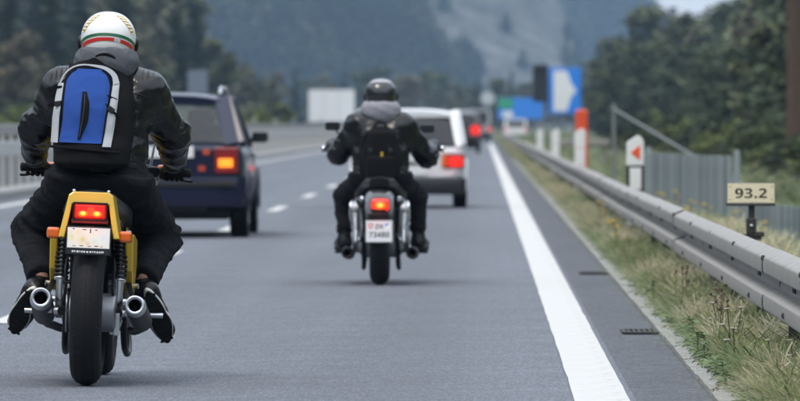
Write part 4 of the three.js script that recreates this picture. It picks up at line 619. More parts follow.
// helmet shell: az = 0 faces backwards (+z), el = elevation
function helmetPt(c, r, pitch, az, el, off = 0) {
  const ce = Math.cos(el), se = Math.sin(el); let x = Math.sin(az) * ce * (r[0] + off), y = se * (r[1] + off), z = Math.cos(az) * ce * (r[2] + off); const q = 1 / Math.pow(Math.pow(Math.abs(Math.sin(az) * ce), 2.3) + Math.pow(Math.abs(se), 2.3) + Math.pow(Math.abs(Math.cos(az) * ce), 2.3), 1 / 2.3); x *= q; y *= q; z *= q; if (y < 0) { const k = 1 - 0.10 * Math.min(1, -y / r[1]); x *= k; z *= k; }
  const cp = Math.cos(pitch), sp = Math.sin(pitch); return [c[0] + x, c[1] + y * cp + z * sp, c[2] - y * sp + z * cp];   // pitch > 0 lifts the back
}
function helmet(person, c, r, pitch, mat) {
  const P2 = (az, el, off) => helmetPt(c, r, pitch, az, el, off), h = mesh('helmet', [grid(64, 40, (u, v) => P2(u * 6.2832, lerp(-0.98, Math.PI / 2, v), 0)), grid(48, 4, (u, v) => P2(u * 6.2832, lerp(-0.98, -0.9, v), -0.012 - 0.016 * v))], mat, person);
  mesh('rim_trim', new THREE.TubeGeometry(new THREE.CatmullRomCurve3(Array.from({ length: 40 }, (_, i) => V(...P2(i / 40 * 6.2832, -0.985, 0.0))), true), 80, 0.007, 8, true), M.rubber, h);
  mesh('visor', grid(40, 14, (u, v) => P2(Math.PI + lerp(-1.35, 1.35, u), lerp(-0.35, 0.42, v), 0.004)), M.blackGloss, h);
  for (const s of [-1, 1]) mesh('visor_pivot', along(lathe([[0.03, -0.006], [0.03, 0.006], [0.022, 0.011], [0, 0.012]], 20), P2(s * 1.62, -0.02, 0.0), P2(s * 1.62, -0.02, 0.1)), M.black, h);
  return { h, P2 };
}
function hoodGeo(c, r, tilt, seed, open = 0.6) {             // bunched hood lying on the shoulders
  const k = Math.cos(tilt), q = Math.sin(tilt), f = (x, y, z) => { const X = x - c[0], Y = y - c[1], Z = z - c[2], y2 = Y * k - Z * q, z2 = Y * q + Z * k, ring = Math.hypot(X / r[0], z2 / r[2]), a = Math.atan2(X, z2), back = 0.5 + 0.5 * Math.cos(a); const R1 = (ring - 1) * Math.min(r[0], r[2]); const thick = r[1] * (0.62 + 0.5 * back); const d = Math.hypot(R1, (y2 - 0.02 * back) * 0.62) - thick * 0.78; return d * 0.85 - 0.005 * (1 - 2.2 * Math.abs(N3(Math.cos(a) * 0.9 + seed, y2 * 20 + Math.sin(a) * 1.2, 1.5))) - 0.0012 * (1 - 2 * Math.abs(N3(X * 20, y2 * 34, z2 * 18))); };
  return nets(f, [c[0] - r[0] - 0.14, c[1] - 0.16, c[2] - r[2] - 0.14], [c[0] + r[0] + 0.14, c[1] + 0.17, c[2] + r[2] + 0.16], 0.008);
}
function place(obj, x, d, lean) { obj.position.set(x, 0, -d); obj.rotation.z = -lean; return obj; }

// ---------- yellow motorcycle, its rider and backpack ----------
{
  const X1 = -1.698, D1 = 32.1, LEAN = 0.040;
  const A = (px, py, z) => { const s = FPX / (D1 - z), y = CH - (py - VY) / s; return [(px - VX) / s - X1 - y * LEAN, y, z]; };
  const bike = place(thing('motorcycle', 'yellow motorcycle with twin black mufflers and orange indicators carrying the backpacker', 'motorcycle'), X1, D1, LEAN);
  const rw = bikeWheel(bike, 'rear_tyre', 0.315, 0.137, 0, M.alloy, M.alloy, [0.085, 0.118]);
  const fw = bikeWheel(bike, 'front_tyre', 0.325, 0.100, -1.44, M.alloy, M.alloy, [0.05, 0.05]);
  mesh('swingarm', [bar([-0.115, 0.315, 0.02], [-0.115, 0.37, -0.50], 0.019, 0.023), bar([0.128, 0.315, 0.02], [0.115, 0.37, -0.50], 0.019, 0.023), bar([-0.13, 0.37, -0.50], [0.13, 0.37, -0.50], 0.024)], M.black, bike);
  mesh('axle', [bar([-0.15, 0.315, 0], [0.16, 0.315, 0], 0.010), at(new THREE.CylinderGeometry(0.019, 0.019, 0.02, 6), 0.148, 0.315, 0, 0, 0, 1.571), at(new THREE.CylinderGeometry(0.019, 0.019, 0.02, 6), -0.140, 0.315, 0, 0, 0, 1.571)], M.steel, bike);
  mesh('brake_arm', [flatBar([0.124, 0.315, 0.02], [0.124, 0.22, 0.03], 0.024, 0.008), bar([0.124, 0.225, 0.03], [0.12, 0.27, -0.45], 0.006), bar([0.10, 0.23, -0.02], [0.11, 0.28, -0.4], 0.009)], M.steel, bike);
  mesh('sprocket', [lathe([[0.05, -0.004], [0.088, -0.004], [0.088, 0.004], [0.05, 0.004], [0.05, -0.004]], 36).rotateZ(1.571).translate(-0.092, 0.315, 0)], M.steel, bike);
  mesh('chain', [flatBar([-0.092, 0.402, 0.0], [-0.092, 0.405, -0.52], 0.018, 0.016), flatBar([-0.092, 0.228, 0.0], [-0.092, 0.30, -0.52], 0.018, 0.016), flatBar([-0.092, 0.44, 0.08], [-0.092, 0.44, -0.4], 0.03, 0.012)], M.darkMetal, bike);
  for (const s of [-1, 1]) shock(bike, s * 0.125, [0.365, 0.005], [0.655, -0.075], M.black, M.steel, 0.027);
  muffler(bike, [-0.215, 0.265, -0.52], A(40.2, 299.3, 0.20), 0.049, M.darkMetal, M.steel);
  muffler(bike, [0.215, 0.250, -0.52], A(134.4, 303.2, 0.20), 0.047, M.darkMetal, M.steel);
  for (const s of [-1, 1]) { mesh('exhaust_pipe', tube([[s * 0.215, 0.256, -0.50], [s * 0.20, 0.235, -0.72], [s * 0.13, 0.23, -1.0], [s * 0.10, 0.42, -1.16], [s * 0.08, 0.55, -1.02]], 0.019, 36, 12), M.darkMetal, bike); mesh('muffler_hanger', [flatBar([s * 0.205, 0.33, 0.02], [s * 0.15, 0.47, -0.14], 0.022, 0.006), bar([s * 0.20, 0.31, -0.28], [s * 0.13, 0.33, -0.30], 0.008)], M.black, bike); }
  // engine and frame
  const eng = mesh('engine', [rbat(0.30, 0.22, 0.40, 0.05, 0, 0.33, -0.78), rbat(0.22, 0.14, 0.20, 0.03, 0, 0.50, -0.92), rbat(0.24, 0.20, 0.24, 0.04, 0, 0.32, -0.55), at(new THREE.CylinderGeometry(0.085, 0.085, 0.36, 28), 0, 0.35, -0.70, 0, 0, 1.571)], M.alloy, bike);
  const fins = []; for (let i = 0; i < 7; i++) fins.push(rbat(0.40, 0.008, 0.24, 0.003, 0, 0.46 + i * 0.026, -0.93)); mesh('cooling_fins', fins, M.alloy, eng);
  mesh('frame', [tube([[-0.10, 0.37, -0.5], [-0.10, 0.62, -0.42], [-0.11, 0.70, -0.10], [-0.08, 0.70, 0.13]], 0.014, 24), tube([[0.10, 0.37, -0.5], [0.10, 0.62, -0.42], [0.11, 0.70, -0.10], [0.08, 0.70, 0.13]], 0.014, 24), tube([[-0.10, 0.62, -0.45], [-0.09, 0.72, -0.8], [0, 0.86, -1.2], [0.09, 0.72, -0.8], [0.10, 0.62, -0.45]], 0.018, 40), tube([[0.12, 0.36, -0.5], [0.13, 0.16, -0.62], [0.13, 0.16, -1.0], [0.03, 0.76, -1.22]], 0.015, 36), tube([[-0.12, 0.36, -0.5], [-0.13, 0.16, -0.62], [-0.13, 0.16, -1.0], [-0.03, 0.76, -1.22]], 0.015, 36), bar([-0.14, 0.655, -0.075], [0.14, 0.655, -0.075], 0.012)], M.black, bike);
  for (const s of [-1, 1]) { const q = extrude([[0.02, 0.64], [0.14, 0.645], [0.40, 0.62], [0.44, 0.52], [0.30, 0.40], [0.16, 0.41], [0.06, 0.50]], 0.018, 0.008); mesh('side_panel', at(q, s * 0.162 - 0.009, 0, 0, 0, Math.PI / 2, 0), M.yellow, bike); }
  for (const s of [-1, 1]) { mesh('footrest', [bar([s * 0.13, 0.30, -0.42], [s * 0.30, 0.30, -0.44], 0.012), flatBar([s * 0.14, 0.30, -0.43], [s * 0.15, 0.44, -0.40], 0.03, 0.008)], M.steel, bike); }
  mesh('carburettor', [rbat(0.26, 0.10, 0.16, 0.03, 0, 0.57, -0.68), rbat(0.20, 0.16, 0.20, 0.03, 0, 0.55, -0.45)], M.black, bike);
  // seat, tail, fender
  const seatRing = (z, w, y, t) => [[-w, y - t, z], [-w * 1.02, y - t * 0.3, z], [-w * 0.85, y, z], [-w * 0.4, y + 0.012, z], [0, y + 0.015, z], [w * 0.4, y + 0.012, z], [w * 0.85, y, z], [w * 1.02, y - t * 0.3, z], [w, y - t, z], [0, y - t, z]];
  mesh('seat', loft([seatRing(0.10, 0.075, 0.815, 0.05), seatRing(0.02, 0.10, 0.825, 0.07), seatRing(-0.18, 0.125, 0.80, 0.09), seatRing(-0.45, 0.15, 0.775, 0.10), seatRing(-0.70, 0.12, 0.80, 0.10), seatRing(-0.84, 0.08, 0.82, 0.08)]), M.leatherDull, bike);
  const tail = (() => { // inverted U of yellow bodywork around the lamp
    const t0 = 0.826, b0 = 0.640, T = 0.086, Bo = 0.125, th = 0.036, ti = 0.017;
    const g = extrude([[-Bo, b0], [-T - 0.004, t0 - 0.012], [-T + 0.012, t0], [T - 0.012, t0], [T + 0.004, t0 - 0.012], [Bo, b0], [Bo - ti, b0], [0.082, 0.782], [-0.082, 0.782], [-Bo + ti, b0]], 0.16, 0.005); const p = g.attributes.position; for (let i = 0; i < p.count; i++) { const z = p.getZ(i), y = p.getY(i); p.setZ(i, z + (0.826 - y) * 0.25); const k = 1 + 0.35 * (0.16 - z); p.setX(i, p.getX(i) * k); p.setY(i, y - (0.16 - z) * 0.05); } g.computeVertexNormals(); return g.translate(0, 0, 0.02); })();
  const tailUnit = mesh('tail_cowl', tail, M.yellow, bike);
  for (const s of [-1, 1]) mesh('trim_bolt', at(new THREE.SphereGeometry(0.008, 12, 8), s * 0.074, 0.833, 0.165), M.steel, tailUnit);
  mesh('tail_backing', [rbat(0.17, 0.15, 0.05, 0.01, 0, 0.715, 0.135), rbat(0.215, 0.06, 0.05, 0.01, 0, 0.668, 0.135)], M.black, bike);
  const tl = A(89, 211.5, 0.19), lamp = mesh('tail_lamp', rbat(0.137, 0.064, 0.05, 0.010, 0, tl[1], 0.182), M.tailLit, bike);
  for (const s of [-1, 1]) { mesh('bulb', at(new THREE.SphereGeometry(0.023, 20, 14).scale(1.15, 0.72, 0.3), s * 0.030, tl[1] - 0.010, 0.203), M.glowLit, lamp); mesh('bulb', at(new THREE.SphereGeometry(0.011, 16, 12).scale(1.2, 0.8, 0.4), s * 0.030, tl[1] - 0.009, 0.2075), M.bulbLit, lamp); }
  mesh('lens_frame', [rbat(0.148, 0.007, 0.05, 0.002, 0, tl[1] + 0.036, 0.184), rbat(0.148, 0.007, 0.05, 0.002, 0, tl[1] - 0.036, 0.184), rbat(0.006, 0.07, 0.05, 0.002, -0.072, tl[1], 0.184), rbat(0.006, 0.07, 0.05, 0.002, 0.072, tl[1], 0.184)], M.black, lamp);
  { const L = new THREE.PointLight(0xff4a1a, 0.012); L.position.set(0, tl[1], 0.26); L.castShadow = true; bike.add(L); L.name = 'tail_lamp_glow'; }
  mesh('rear_reflector', rbat(0.158, 0.020, 0.03, 0.004, 0, A(89, 221.5, 0.2)[1], 0.192), M.redLens, bike);
  const plate1 = canvasTex(512, 256, (c, w, h) => { c.fillStyle = '#f3f1e6'; c.fillRect(0, 0, w, h); const bl = [['#f6e9ae', 60, 120, 130], ['#f4d98e', 190, 150, 120], ['#fbf6dd', 300, 90, 120], ['#eaf1d8', 330, 170, 90], ['#f7e7b5', 130, 60, 80], ['#e9eef4', 440, 120, 90], ['#f2c9a0', 250, 200, 60]]; for (const [f, x, y, r] of bl) { const g = c.createRadialGradient(x, y, 0, x, y, r); g.addColorStop(0, f); g.addColorStop(1, 'rgba(255,255,255,0)'); c.fillStyle = g; c.fillRect(0, 0, w, h); } c.fillStyle = '#6a4a34'; for (const [x, y, a, b] of [[180, 20, 46, 12], [268, 14, 16, 54], [330, 22, 30, 12], [60, 14, 26, 12]]) c.fillRect(x, y, a, b); c.fillStyle = '#9a6a3c'; for (const [x, y, a, b] of [[70, 226, 34, 10], [150, 222, 44, 12], [250, 228, 40, 10], [330, 222, 46, 14], [400, 230, 30, 8]]) c.fillRect(x, y, a, b); c.strokeStyle = '#b9bfc4'; c.lineWidth = 6; c.strokeRect(3, 3, w - 6, h - 6); });
  const pc = A(87.4, 238, 0.245); plateMesh(bike, 0.182, 0.088, [0, pc[1], 0.245], -0.12, plate1, M.black);
  const strip1 = canvasTex(512, 64, (c, w, h) => { c.fillStyle = '#101012'; c.fillRect(0, 0, w, h); c.fillStyle = '#d9dde0'; const R = rng(6); let x = 60; while (x < w - 70) { const a = 10 + R() * 16; c.fillRect(x, 12 + R() * 4, a, 22 + R() * 6); x += a + 5 + R() * 8; } });
  mesh('plate_strip', [at(new THREE.PlaneGeometry(0.18, 0.020), 0, pc[1] - 0.060, 0.259, -0.12)], std({ map: strip1, roughness: 0.5 }), bike);
  mesh('plate_bracket', [rbat(0.195, 0.028, 0.012, 0.003, 0, pc[1] - 0.060, 0.250, -0.12), rbat(0.05, 0.10, 0.08, 0.01, 0, pc[1], 0.195)], M.black, bike);
  { const pts = []; for (let i = 0; i <= 22; i++) { const a = lerp(0.98, 2.3, i / 22); pts.push(a); } mesh('rear_fender', grid(10, 22, (u, v) => { const a = pts[Math.round(v * 22)], w = (u - 0.5) * 2, r = 0.355 + 0.015 * (1 - w * w) - 0.03 * Math.pow(Math.abs(w), 4); return [w * 0.088, 0.315 + Math.sin(a) * r, Math.cos(a) * r]; }), M.black, bike); }
  for (const [px, py] of [[53, 234], [125, 235.5]]) { const q = A(px, py, 0.16); indicator(bike, [Math.sign(q[0]) * 0.09, q[1] + 0.008, 0.13], q, M.orangeLens, M.black); }
  for (const s of [-1, 1]) { mesh('passenger_peg', [bar([s * 0.135, 0.42, -0.20], [s * 0.20, 0.43, -0.18], 0.012), flatBar([s * 0.14, 0.40, -0.20], [s * 0.14, 0.52, -0.26], 0.03, 0.008)], M.steel, bike); for (const [y, z] of [[0.365, 0.005], [0.655, -0.075]]) mesh('bolt', at(new THREE.CylinderGeometry(0.015, 0.015, 0.02, 6), s * 0.155, y, z, 0, 0, 1.571), M.chrome, bike); mesh('bracket', [rbat(0.012, 0.07, 0.05, 0.004, s * 0.165, 0.345, -0.03), rbat(0.03, 0.02, 0.06, 0.004, s * 0.17, 0.315, 0.0)], M.steel, bike); mesh('brake_hose', tube([[s * 0.09, 0.60, -0.10], [s * 0.105, 0.50, 0.02], [s * 0.10, 0.42, 0.04], [s * 0.11, 0.34, 0.02]], 0.006, 20, 6), M.black, bike); }
  // front end
  const yb = A(35, 170, -1.0)[1];
  for (const s of [-1, 1]) mesh('fork_leg', [bar([s * 0.10, 0.325, -1.44], [s * 0.10, 0.60, -1.36], 0.026), bar([s * 0.10, 0.60, -1.36], [s * 0.10, 0.92, -1.24], 0.019)], M.steel, bike);
  mesh('front_fender', grid(8, 16, (u, v) => { const a = lerp(0.3, 2.2, v), w = (u - 0.5) * 2, r = 0.355 - 0.02 * w * w; return [w * 0.065, 0.325 + Math.sin(a) * r, -1.44 + Math.cos(a) * r]; }), M.yellow, bike);
  const tankRing = (z, w, y0, y1) => Array.from({ length: 20 }, (_, i) => { const a = -i / 20 * 6.283; return [Math.cos(a) * w * (0.9 + 0.1 * Math.abs(Math.cos(a))), lerp(y0, y1, 0.5 + 0.5 * Math.sin(a)), z]; });
  mesh('fuel_tank', loft([tankRing(-0.74, 0.05, 0.76, 0.84), tankRing(-0.80, 0.10, 0.72, 0.90), tankRing(-0.92, 0.105, 0.70, 0.89), tankRing(-1.08, 0.11, 0.70, 0.895), tankRing(-1.20, 0.08, 0.74, 0.88), tankRing(-1.24, 0.05, 0.80, 0.90)]), M.yellow, bike);
  const hb = mesh('handlebar', [tube([[-0.365, yb, -0.99], [-0.28, yb, -1.0], [-0.16, yb + 0.02, -1.06], [-0.08, yb - 0.02, -1.18], [0, yb - 0.03, -1.20], [0.08, yb - 0.02, -1.18], [0.16, yb + 0.02, -1.06], [0.28, yb, -1.0], [0.36, yb, -0.99]], 0.012, 48, 10)], M.black, bike);
  for (const s of [-1, 1]) { mesh('grip', along(lathe([[0.012, 0], [0.0185, 0.002], [0.0185, 0.13], [0.022, 0.132], [0.014, 0.14], [0, 0.142]], 18), [s * 0.238, yb, -1.003], [s * 0.37, yb, -0.99]), M.rubber, hb); mesh('lever', tube([[s * 0.22, yb - 0.005, -1.03], [s * 0.27, yb - 0.015, -1.07], [s * 0.36, yb - 0.035, -1.055], [s * 0.38, yb - 0.035, -1.045]], 0.006, 16, 8), M.black, hb); mesh('switchgear', rbat(0.055, 0.048, 0.05, 0.01, s * 0.205, yb, -1.02), M.black, hb);
    const q = A(s < 0 ? 43 : 154, s < 0 ? 169.5 : 168, -1.10); indicator(bike, [s * 0.10, q[1] - 0.02, -1.20], [s * 0.25, q[1], -1.10], M.orangeLens, M.black, false, 'front_indicator'); }
  const ms = A(150, 166, -1.04), mt = A(154.5, 142, -1.06); const mir = mesh('mirror', [bar(ms, mt, 0.0055), rbat(0.105, 0.065, 0.025, 0.02, mt[0] + 0.055, mt[1] + 0.02, mt[2])], M.chrome, bike); mesh('mirror_glass', rbat(0.092, 0.053, 0.004, 0.002, mt[0] + 0.055, mt[1] + 0.02, mt[2] + 0.0135), M.chrome, mir);
  mesh('cable', [bar(A(146, 197, -0.95), A(158, 178, -1.02), 0.0065), tube([A(158, 178, -1.02), A(150, 172, -1.1), [0.05, 0.85, -1.25]], 0.005, 16, 6)], M.steel, bike);
  mesh('headlamp', along(lathe([[0, -0.02], [0.06, -0.01], [0.095, 0.05], [0.10, 0.12], [0.092, 0.13], [0.06, 0.14], [0, 0.145]], 28), [0, 0.83, -1.28], [0, 0.83, -1.48]), M.blackGloss, bike);
  mesh('instruments', [at(new THREE.CylinderGeometry(0.045, 0.04, 0.06, 20), -0.06, yb + 0.02, -1.26, 0.5), at(new THREE.CylinderGeometry(0.045, 0.04, 0.06, 20), 0.06, yb + 0.02, -1.26, 0.5)], M.black, bike);

  // rider
  const man = place(thing('person', 'rider in black leather jacket and white striped helmet on the yellow motorcycle', 'person'), X1, D1, LEAN);
  const yg = yb + 0.004;
  const ft = [-1, 1].map(s => ({ heel: A(s < 0 ? 33.5 : 146.5, s < 0 ? 291 : 288, -0.40), toe: A(s < 0 ? 13 : 167.5, s < 0 ? 336 : 339, -0.585) }));
  const ank = ft.map((f, i) => shoe(man, i ? 1 : -1, f.heel, f.toe, [i ? 0.22 : -0.22, -0.40, 0.9], M.leatherDull, std({ color: lin(0.62, 0.62, 0.58), roughness: 0.7 }), M.rubber, 1.0).ankle);
  const J = { hip: [[-0.105, 0.885, -0.50], [0.105, 0.885, -0.50]], knee: [[-0.305, 0.635, -0.86], [0.262, 0.632, -0.86]], ankle: ank.map(a => add3(a, [0, 0.03, 0.0])), waist: [0, 0.985, -0.545], chest: [0, 1.19, -0.60], neck: [0, 1.365, -0.655], head: [0.004, 1.475, -0.69], shoulder: [[-0.178, 1.262, -0.61], [0.178, 1.262, -0.61]], elbow: [[-0.298, 1.085, -0.76], [0.296, 1.085, -0.76]], grip: [[-0.312, yg, -0.998], [0.305, yg, -0.998]] };
  const { jf } = rider(man, J, { jacketMat: M.leather, hemY: 0.856, cell: 0.0078, epaulets: true, handCell: 0.0042, seams: [[[0.06, 1.27], [0.11, 1.262], [0.16, 1.255], [0.20, 1.24]], [[-0.06, 1.27], [-0.11, 1.262], [-0.16, 1.255], [-0.20, 1.24]], [[0.125, 0.95], [0.135, 1.05], [0.15, 1.15], [0.165, 1.24]], [[-0.125, 0.95], [-0.135, 1.05], [-0.15, 1.15], [-0.165, 1.24]], [[0.0, 0.93], [0.003, 1.02], [0, 1.12]]] });
  for (const s of [-1, 1]) { const b = mesh('waist_strap', [rbat(0.075, 0.020, 0.006, 0.003, s * 0.125, 0.945, 0)], M.leather, man); const q = onSurf(jf, [s * 0.125, 0.945, 0.2], [0, 0, -1]); b.position.z = q[2] + 0.004; b.rotation.y = 0; const st = mesh('snap', at(new THREE.SphereGeometry(0.006, 10, 8), s * 0.10, 0.945, q[2] + 0.008), M.steel, man); }
  const hc = [0.004, 1.478, -0.69], { h: hm, P2 } = helmet(man, hc, [0.1215, 0.128, 0.142], 0.42, M.white);
  const band = (e0, e1, a0, a1, m, nm) => mesh(nm, grid(48, 4, (u, v) => P2(lerp(a0, a1, u), lerp(e0, e1, v), 0.0022)), m, hm);
  band(-0.235, -0.145, -1.75, 1.75, M.green, 'green_stripe'); band(-0.40, -0.285, -1.75, 0.28, M.red, 'red_stripe'); band(-0.40, -0.285, 0.52, 1.75, M.red, 'red_stripe');
  mesh('check_stripe', grid(16, 4, (u, v) => P2(lerp(0.28, 0.52, u), lerp(-0.40, -0.285, v), 0.0022)), std({ map: canvasTex(128, 64, (c, w, h) => { c.fillStyle = '#fff'; c.fillRect(0, 0, w, h); c.fillStyle = '#111'; for (let i = 0; i < 8; i++) for (let j = 0; j < 4; j++) if ((i + j) % 2) c.fillRect(i * 16, j * 16, 16, 16); }), roughness: 0.35 }), hm);
  const goldTex = canvasTex(256, 128, (c, w, h) => { c.fillStyle = '#efe9d4'; c.fillRect(0, 0, w, h); c.fillStyle = '#c99a22'; for (let j = 0; j < 6; j++) { const y = 6 + j * 21; c.fillRect(0, y, w, 11); } c.fillStyle = '#5a4208'; for (let j = 0; j < 6; j++) for (let i = 0; i < 14; i++) { c.beginPath(); c.arc(9 + i * 18, 11 + j * 21, 4.2, 0, 7); c.fill(); } });
  for (const s of [-1, 1]) mesh('gold_print', grid(14, 10, (u, v) => { const e = lerp(0.02, 0.62, v), az = s * lerp(lerp(0.95, 0.30, v), lerp(1.12, 0.62, v), u); const q = P2(az, e + 0.10 * u * (1 - v), 0.002); return q; }), std({ map: goldTex, roughness: 0.4 }), hm);
  mesh('hood', hoodGeo([0.004, 1.374, -0.632], [0.099, 0.058, 0.098], -0.26, 2), M.hood, man);

  // backpack
  const pack = place(thing('backpack', 'blue and black backpack with pale grey stripes worn on the leather jacket', 'backpack'), X1, D1, LEAN);
  const yT = 1.405, yB = 0.952, cxp = y => lerp(-0.030, -0.036, (yT - y) / (yT - yB));
  const halfW = y => { const t = (yT - y) / (yT - yB); return lerp(0.108, 0.178, sstep(-0.05, 0.45, t)) * (1 - 0.55 * Math.pow(clamp((0.10 - t) / 0.10, 0, 1), 2.0)) - 0.012 * sstep(0.7, 1, t); };
  const depth = y => { const t = (yT - y) / (yT - yB); return lerp(0.085, 0.165, sstep(0, 0.55, t)) + 0.035 * sstep(0.72, 0.86, t); };
  const front = y => lerp(-0.565, -0.445, clamp((yT - y) / (yT - yB), 0, 1));    // plane of the wearer's back
  const backZ = (x, y) => { const w = halfW(y), u = clamp((x - cxp(y)) / w, -1, 1); return front(y) + depth(y) * (1 - 0.55 * Math.pow(Math.abs(u), 2.6)); };
  const ringP = y => { const w = halfW(y), c = cxp(y), n = 40, out = []; for (let i = 0; i < n; i++) { const a = -i / n * 6.283, u = Math.sign(Math.cos(a)) * Math.pow(Math.abs(Math.cos(a)), 0.75), s = Math.sin(a); out.push([c + u * w + 0.003 * fbm(u * 5, y * 14, s * 5, 2), y + 0.003 * fbm(u * 7, y * 9, s, 2), s < 0 ? lerp(front(y), backZ(c + u * w, y), Math.pow(-s, 0.45)) + 0.007 * fbm(u * 4, y * 16, 2, 3) : front(y) - 0.02 * s]); } return out; };
  { const rings = []; for (let j = 0; j <= 34; j++) { const t = j / 34, y = lerp(yB, yT, t); rings.push(ringP(y)); } const end = (r, dy, k) => { const c = [0, 0, 0]; r.forEach(q => { for (let i = 0; i < 3; i++) c[i] += q[i] / r.length; }); return r.map(q => [lerp(c[0], q[0], k), q[1] + dy, lerp(c[2], q[2], k)]); };
    mesh('pack_body', loft([end(rings[0], -0.030, 0.55), end(rings[0], -0.022, 0.82), end(rings[0], -0.010, 0.95), ...rings, end(rings[34], 0.012, 0.9), end(rings[34], 0.02, 0.6)]), M.blackFabric, pack); }
  const bp = (px, py) => A(px, py, -0.32), panel = (name, y0, y1, l, r, off, mat, nu = 14, nv = 26, puff = 0.006) => mesh(name, [grid(nu, nv, (u, v) => { const y = lerp(y0, y1, v), x = lerp(l(y), r(y), u), e = Math.min(u, 1 - u, v, 1 - v), k = sstep(0, 0.12, e); return [x, y, backZ(x, y) + off + puff * k + 0.011 * k * fbm(x * 14 + y * 5, y * 9, 3, 3) + 0.009 * k * (0.35 - Math.abs(N3(x * 7 + y * 6 + 3, y * 15 - x * 4, 4))), x * 3, y * 3]; })], mat, pack);
  const curve = pts => { const q = pts.map(p => bp(...p)).sort((a, b) => a[1] - b[1]); return y => { if (y <= q[0][1]) return q[0][0]; for (let i = 1; i < q.length; i++) if (y <= q[i][1]) { const t = (y - q[i - 1][1]) / (q[i][1] - q[i - 1][1]); return lerp(q[i - 1][0], q[i][0], t * t * (3 - 2 * t) * 0.4 + t * 0.6); } return q[q.length - 1][0]; }; };
  const yAt = py => bp(90, py)[1];
  const bl = curve([[58, 142.5], [61, 120], [62, 100], [63.5, 82], [69, 72.5], [76, 69]]), br = curve([[102, 144.5], [105, 120], [108, 100], [109.5, 86], [107, 76], [100, 69.5]]);
  panel('blue_panel', yAt(143.5), yAt(69), bl, br, 0.006, M.blueFabric, 26, 44, 0.010);
  for (const e of [bl, br]) { const pts = []; for (let i = 0; i <= 16; i++) { const y = lerp(yAt(143.5), yAt(70), i / 16), x = e(y); pts.push([x, y, backZ(x, y) + 0.008]); } mesh('piping', tube(pts, 0.0032, 40, 6), M.blackFabric, pack); }
  panel('stripe', yAt(144), yAt(84), curve([[49.5, 143], [50.5, 120], [53, 100], [56, 84]]), curve([[57, 143], [58, 120], [60, 100], [61.5, 84]]), 0.002, M.greyFabric, 6, 20, 0.004);
  panel('stripe', yAt(146.5), yAt(82), curve([[102.5, 146], [106, 120], [109.5, 100], [111.5, 82]]), curve([[111, 146.5], [114.5, 122], [117, 100], [118, 82]]), 0.002, M.greyFabric, 6, 20, 0.004);
  { const arc = []; for (const [px, py] of [[57.5, 85], [62, 75], [70, 68], [80, 65], [92, 65.5], [104, 68], [112, 74], [115, 83]]) { const q = bp(px, py); arc.push([q[0], q[1], backZ(q[0], q[1]) + 0.004]); } const c3 = new THREE.CatmullRomCurve3(arc.map(q => V(...q))); mesh('stripe', grid(40, 4, (u, v) => { const q = c3.getPoint(u), tg = c3.getTangent(u), n = V(-tg.y, tg.x, 0).normalize(), w = (v - 0.5) * 0.022 * (u < 0.5 ? 0.28 : lerp(0.3, 1.25, (u - 0.5) / 0.5)); const x = q.x + n.x * w, y = q.y + n.y * w; return [x, y, backZ(x, Math.min(y, yT)) + 0.007 - 0.02 * Math.max(0, y - yT)]; }), M.greyFabric, pack); }
  panel('zip_pocket', yAt(140), yAt(92), curve([[77.5, 139], [79.5, 125], [80.5, 108], [81.5, 92]]), curve([[80.5, 140], [88, 120], [89, 104], [86, 92]]), 0.020, M.blackFabric, 8, 18, 0.004);
  { const z0 = [[79.5, 138], [82, 122], [84, 106], [84, 94]].map(p => { const q = bp(...p); return [q[0], q[1], backZ(q[0], q[1]) + 0.0275]; }); mesh('zip', tube(z0, 0.0030, 20, 6), M.darkMetal, pack); }
  const strapLine = (name, pts, w, off = 0.010) => { const c = new THREE.CatmullRomCurve3(pts.map(p => { const q = bp(...p); return V(q[0], q[1], backZ(q[0], q[1]) + off); })); mesh(name, grid(16, 2, (u, v) => { const q = c.getPoint(u), t = c.getTangent(u), n = V(-t.y, t.x, 0).normalize(), k = (v - 0.5) * w; return [q.x + n.x * k, q.y + n.y * k, q.z]; }), M.blackFabric, pack); };
  strapLine('strap', [[46, 108], [53, 106], [60, 103]], 0.014); strapLine('strap', [[104, 104], [111, 110], [119, 118]], 0.014); strapLine('strap', [[47, 92], [54, 89], [60, 88]], 0.012); strapLine('strap', [[101, 94], [108, 96], [116, 99]], 0.010);
  for (const [px, py] of [[56.5, 105], [110.5, 109]]) { const q = bp(px, py); mesh('buckle', rbat(0.030, 0.024, 0.012, 0.004, q[0], q[1], backZ(q[0], q[1]) + 0.015, 0, 0, px < 80 ? 0.15 : -0.6), M.plastic, pack); }
  { const q = bp(48, 148), r = bp(126, 152); const pts = []; for (let i = 0; i <= 12; i++) { const x = lerp(q[0] + 0.004, r[0] - 0.03, i / 12), y = lerp(q[1], r[1], i / 12); pts.push([x, y, backZ(x, y) + 0.004]); } mesh('pocket_edge', tube(pts, 0.006, 30, 6), M.blackFabric, pack); }
  mesh('carry_loop', tube([[-0.050, 1.395, -0.50], [-0.03, 1.416, -0.485], [0.005, 1.424, -0.48], [0.04, 1.412, -0.485], [0.058, 1.385, -0.50]], 0.0065, 24, 8), M.blackFabric, pack);
  for (const s of [-1, 1]) { const pts = []; for (let i = 0; i <= 12; i++) { const a = lerp(0.05, 1.0, i / 12) * Math.PI; const p = onSurf(jf, [s * 0.115 - 0.015, 1.20 + Math.sin(a) * 0.35, -0.60 + Math.cos(a) * 0.35], [0, -Math.sin(a), -Math.cos(a)]); pts.push(V(p[0], p[1] + Math.sin(a) * 0.008, p[2] + Math.cos(a) * 0.008)); } const c = new THREE.CatmullRomCurve3(pts); mesh('shoulder_strap', grid(24, 2, (u, v) => { const q = c.getPoint(u); return [q.x + (v - 0.5) * 0.055, q.y, q.z]; }), M.blackFabric, pack); }
}
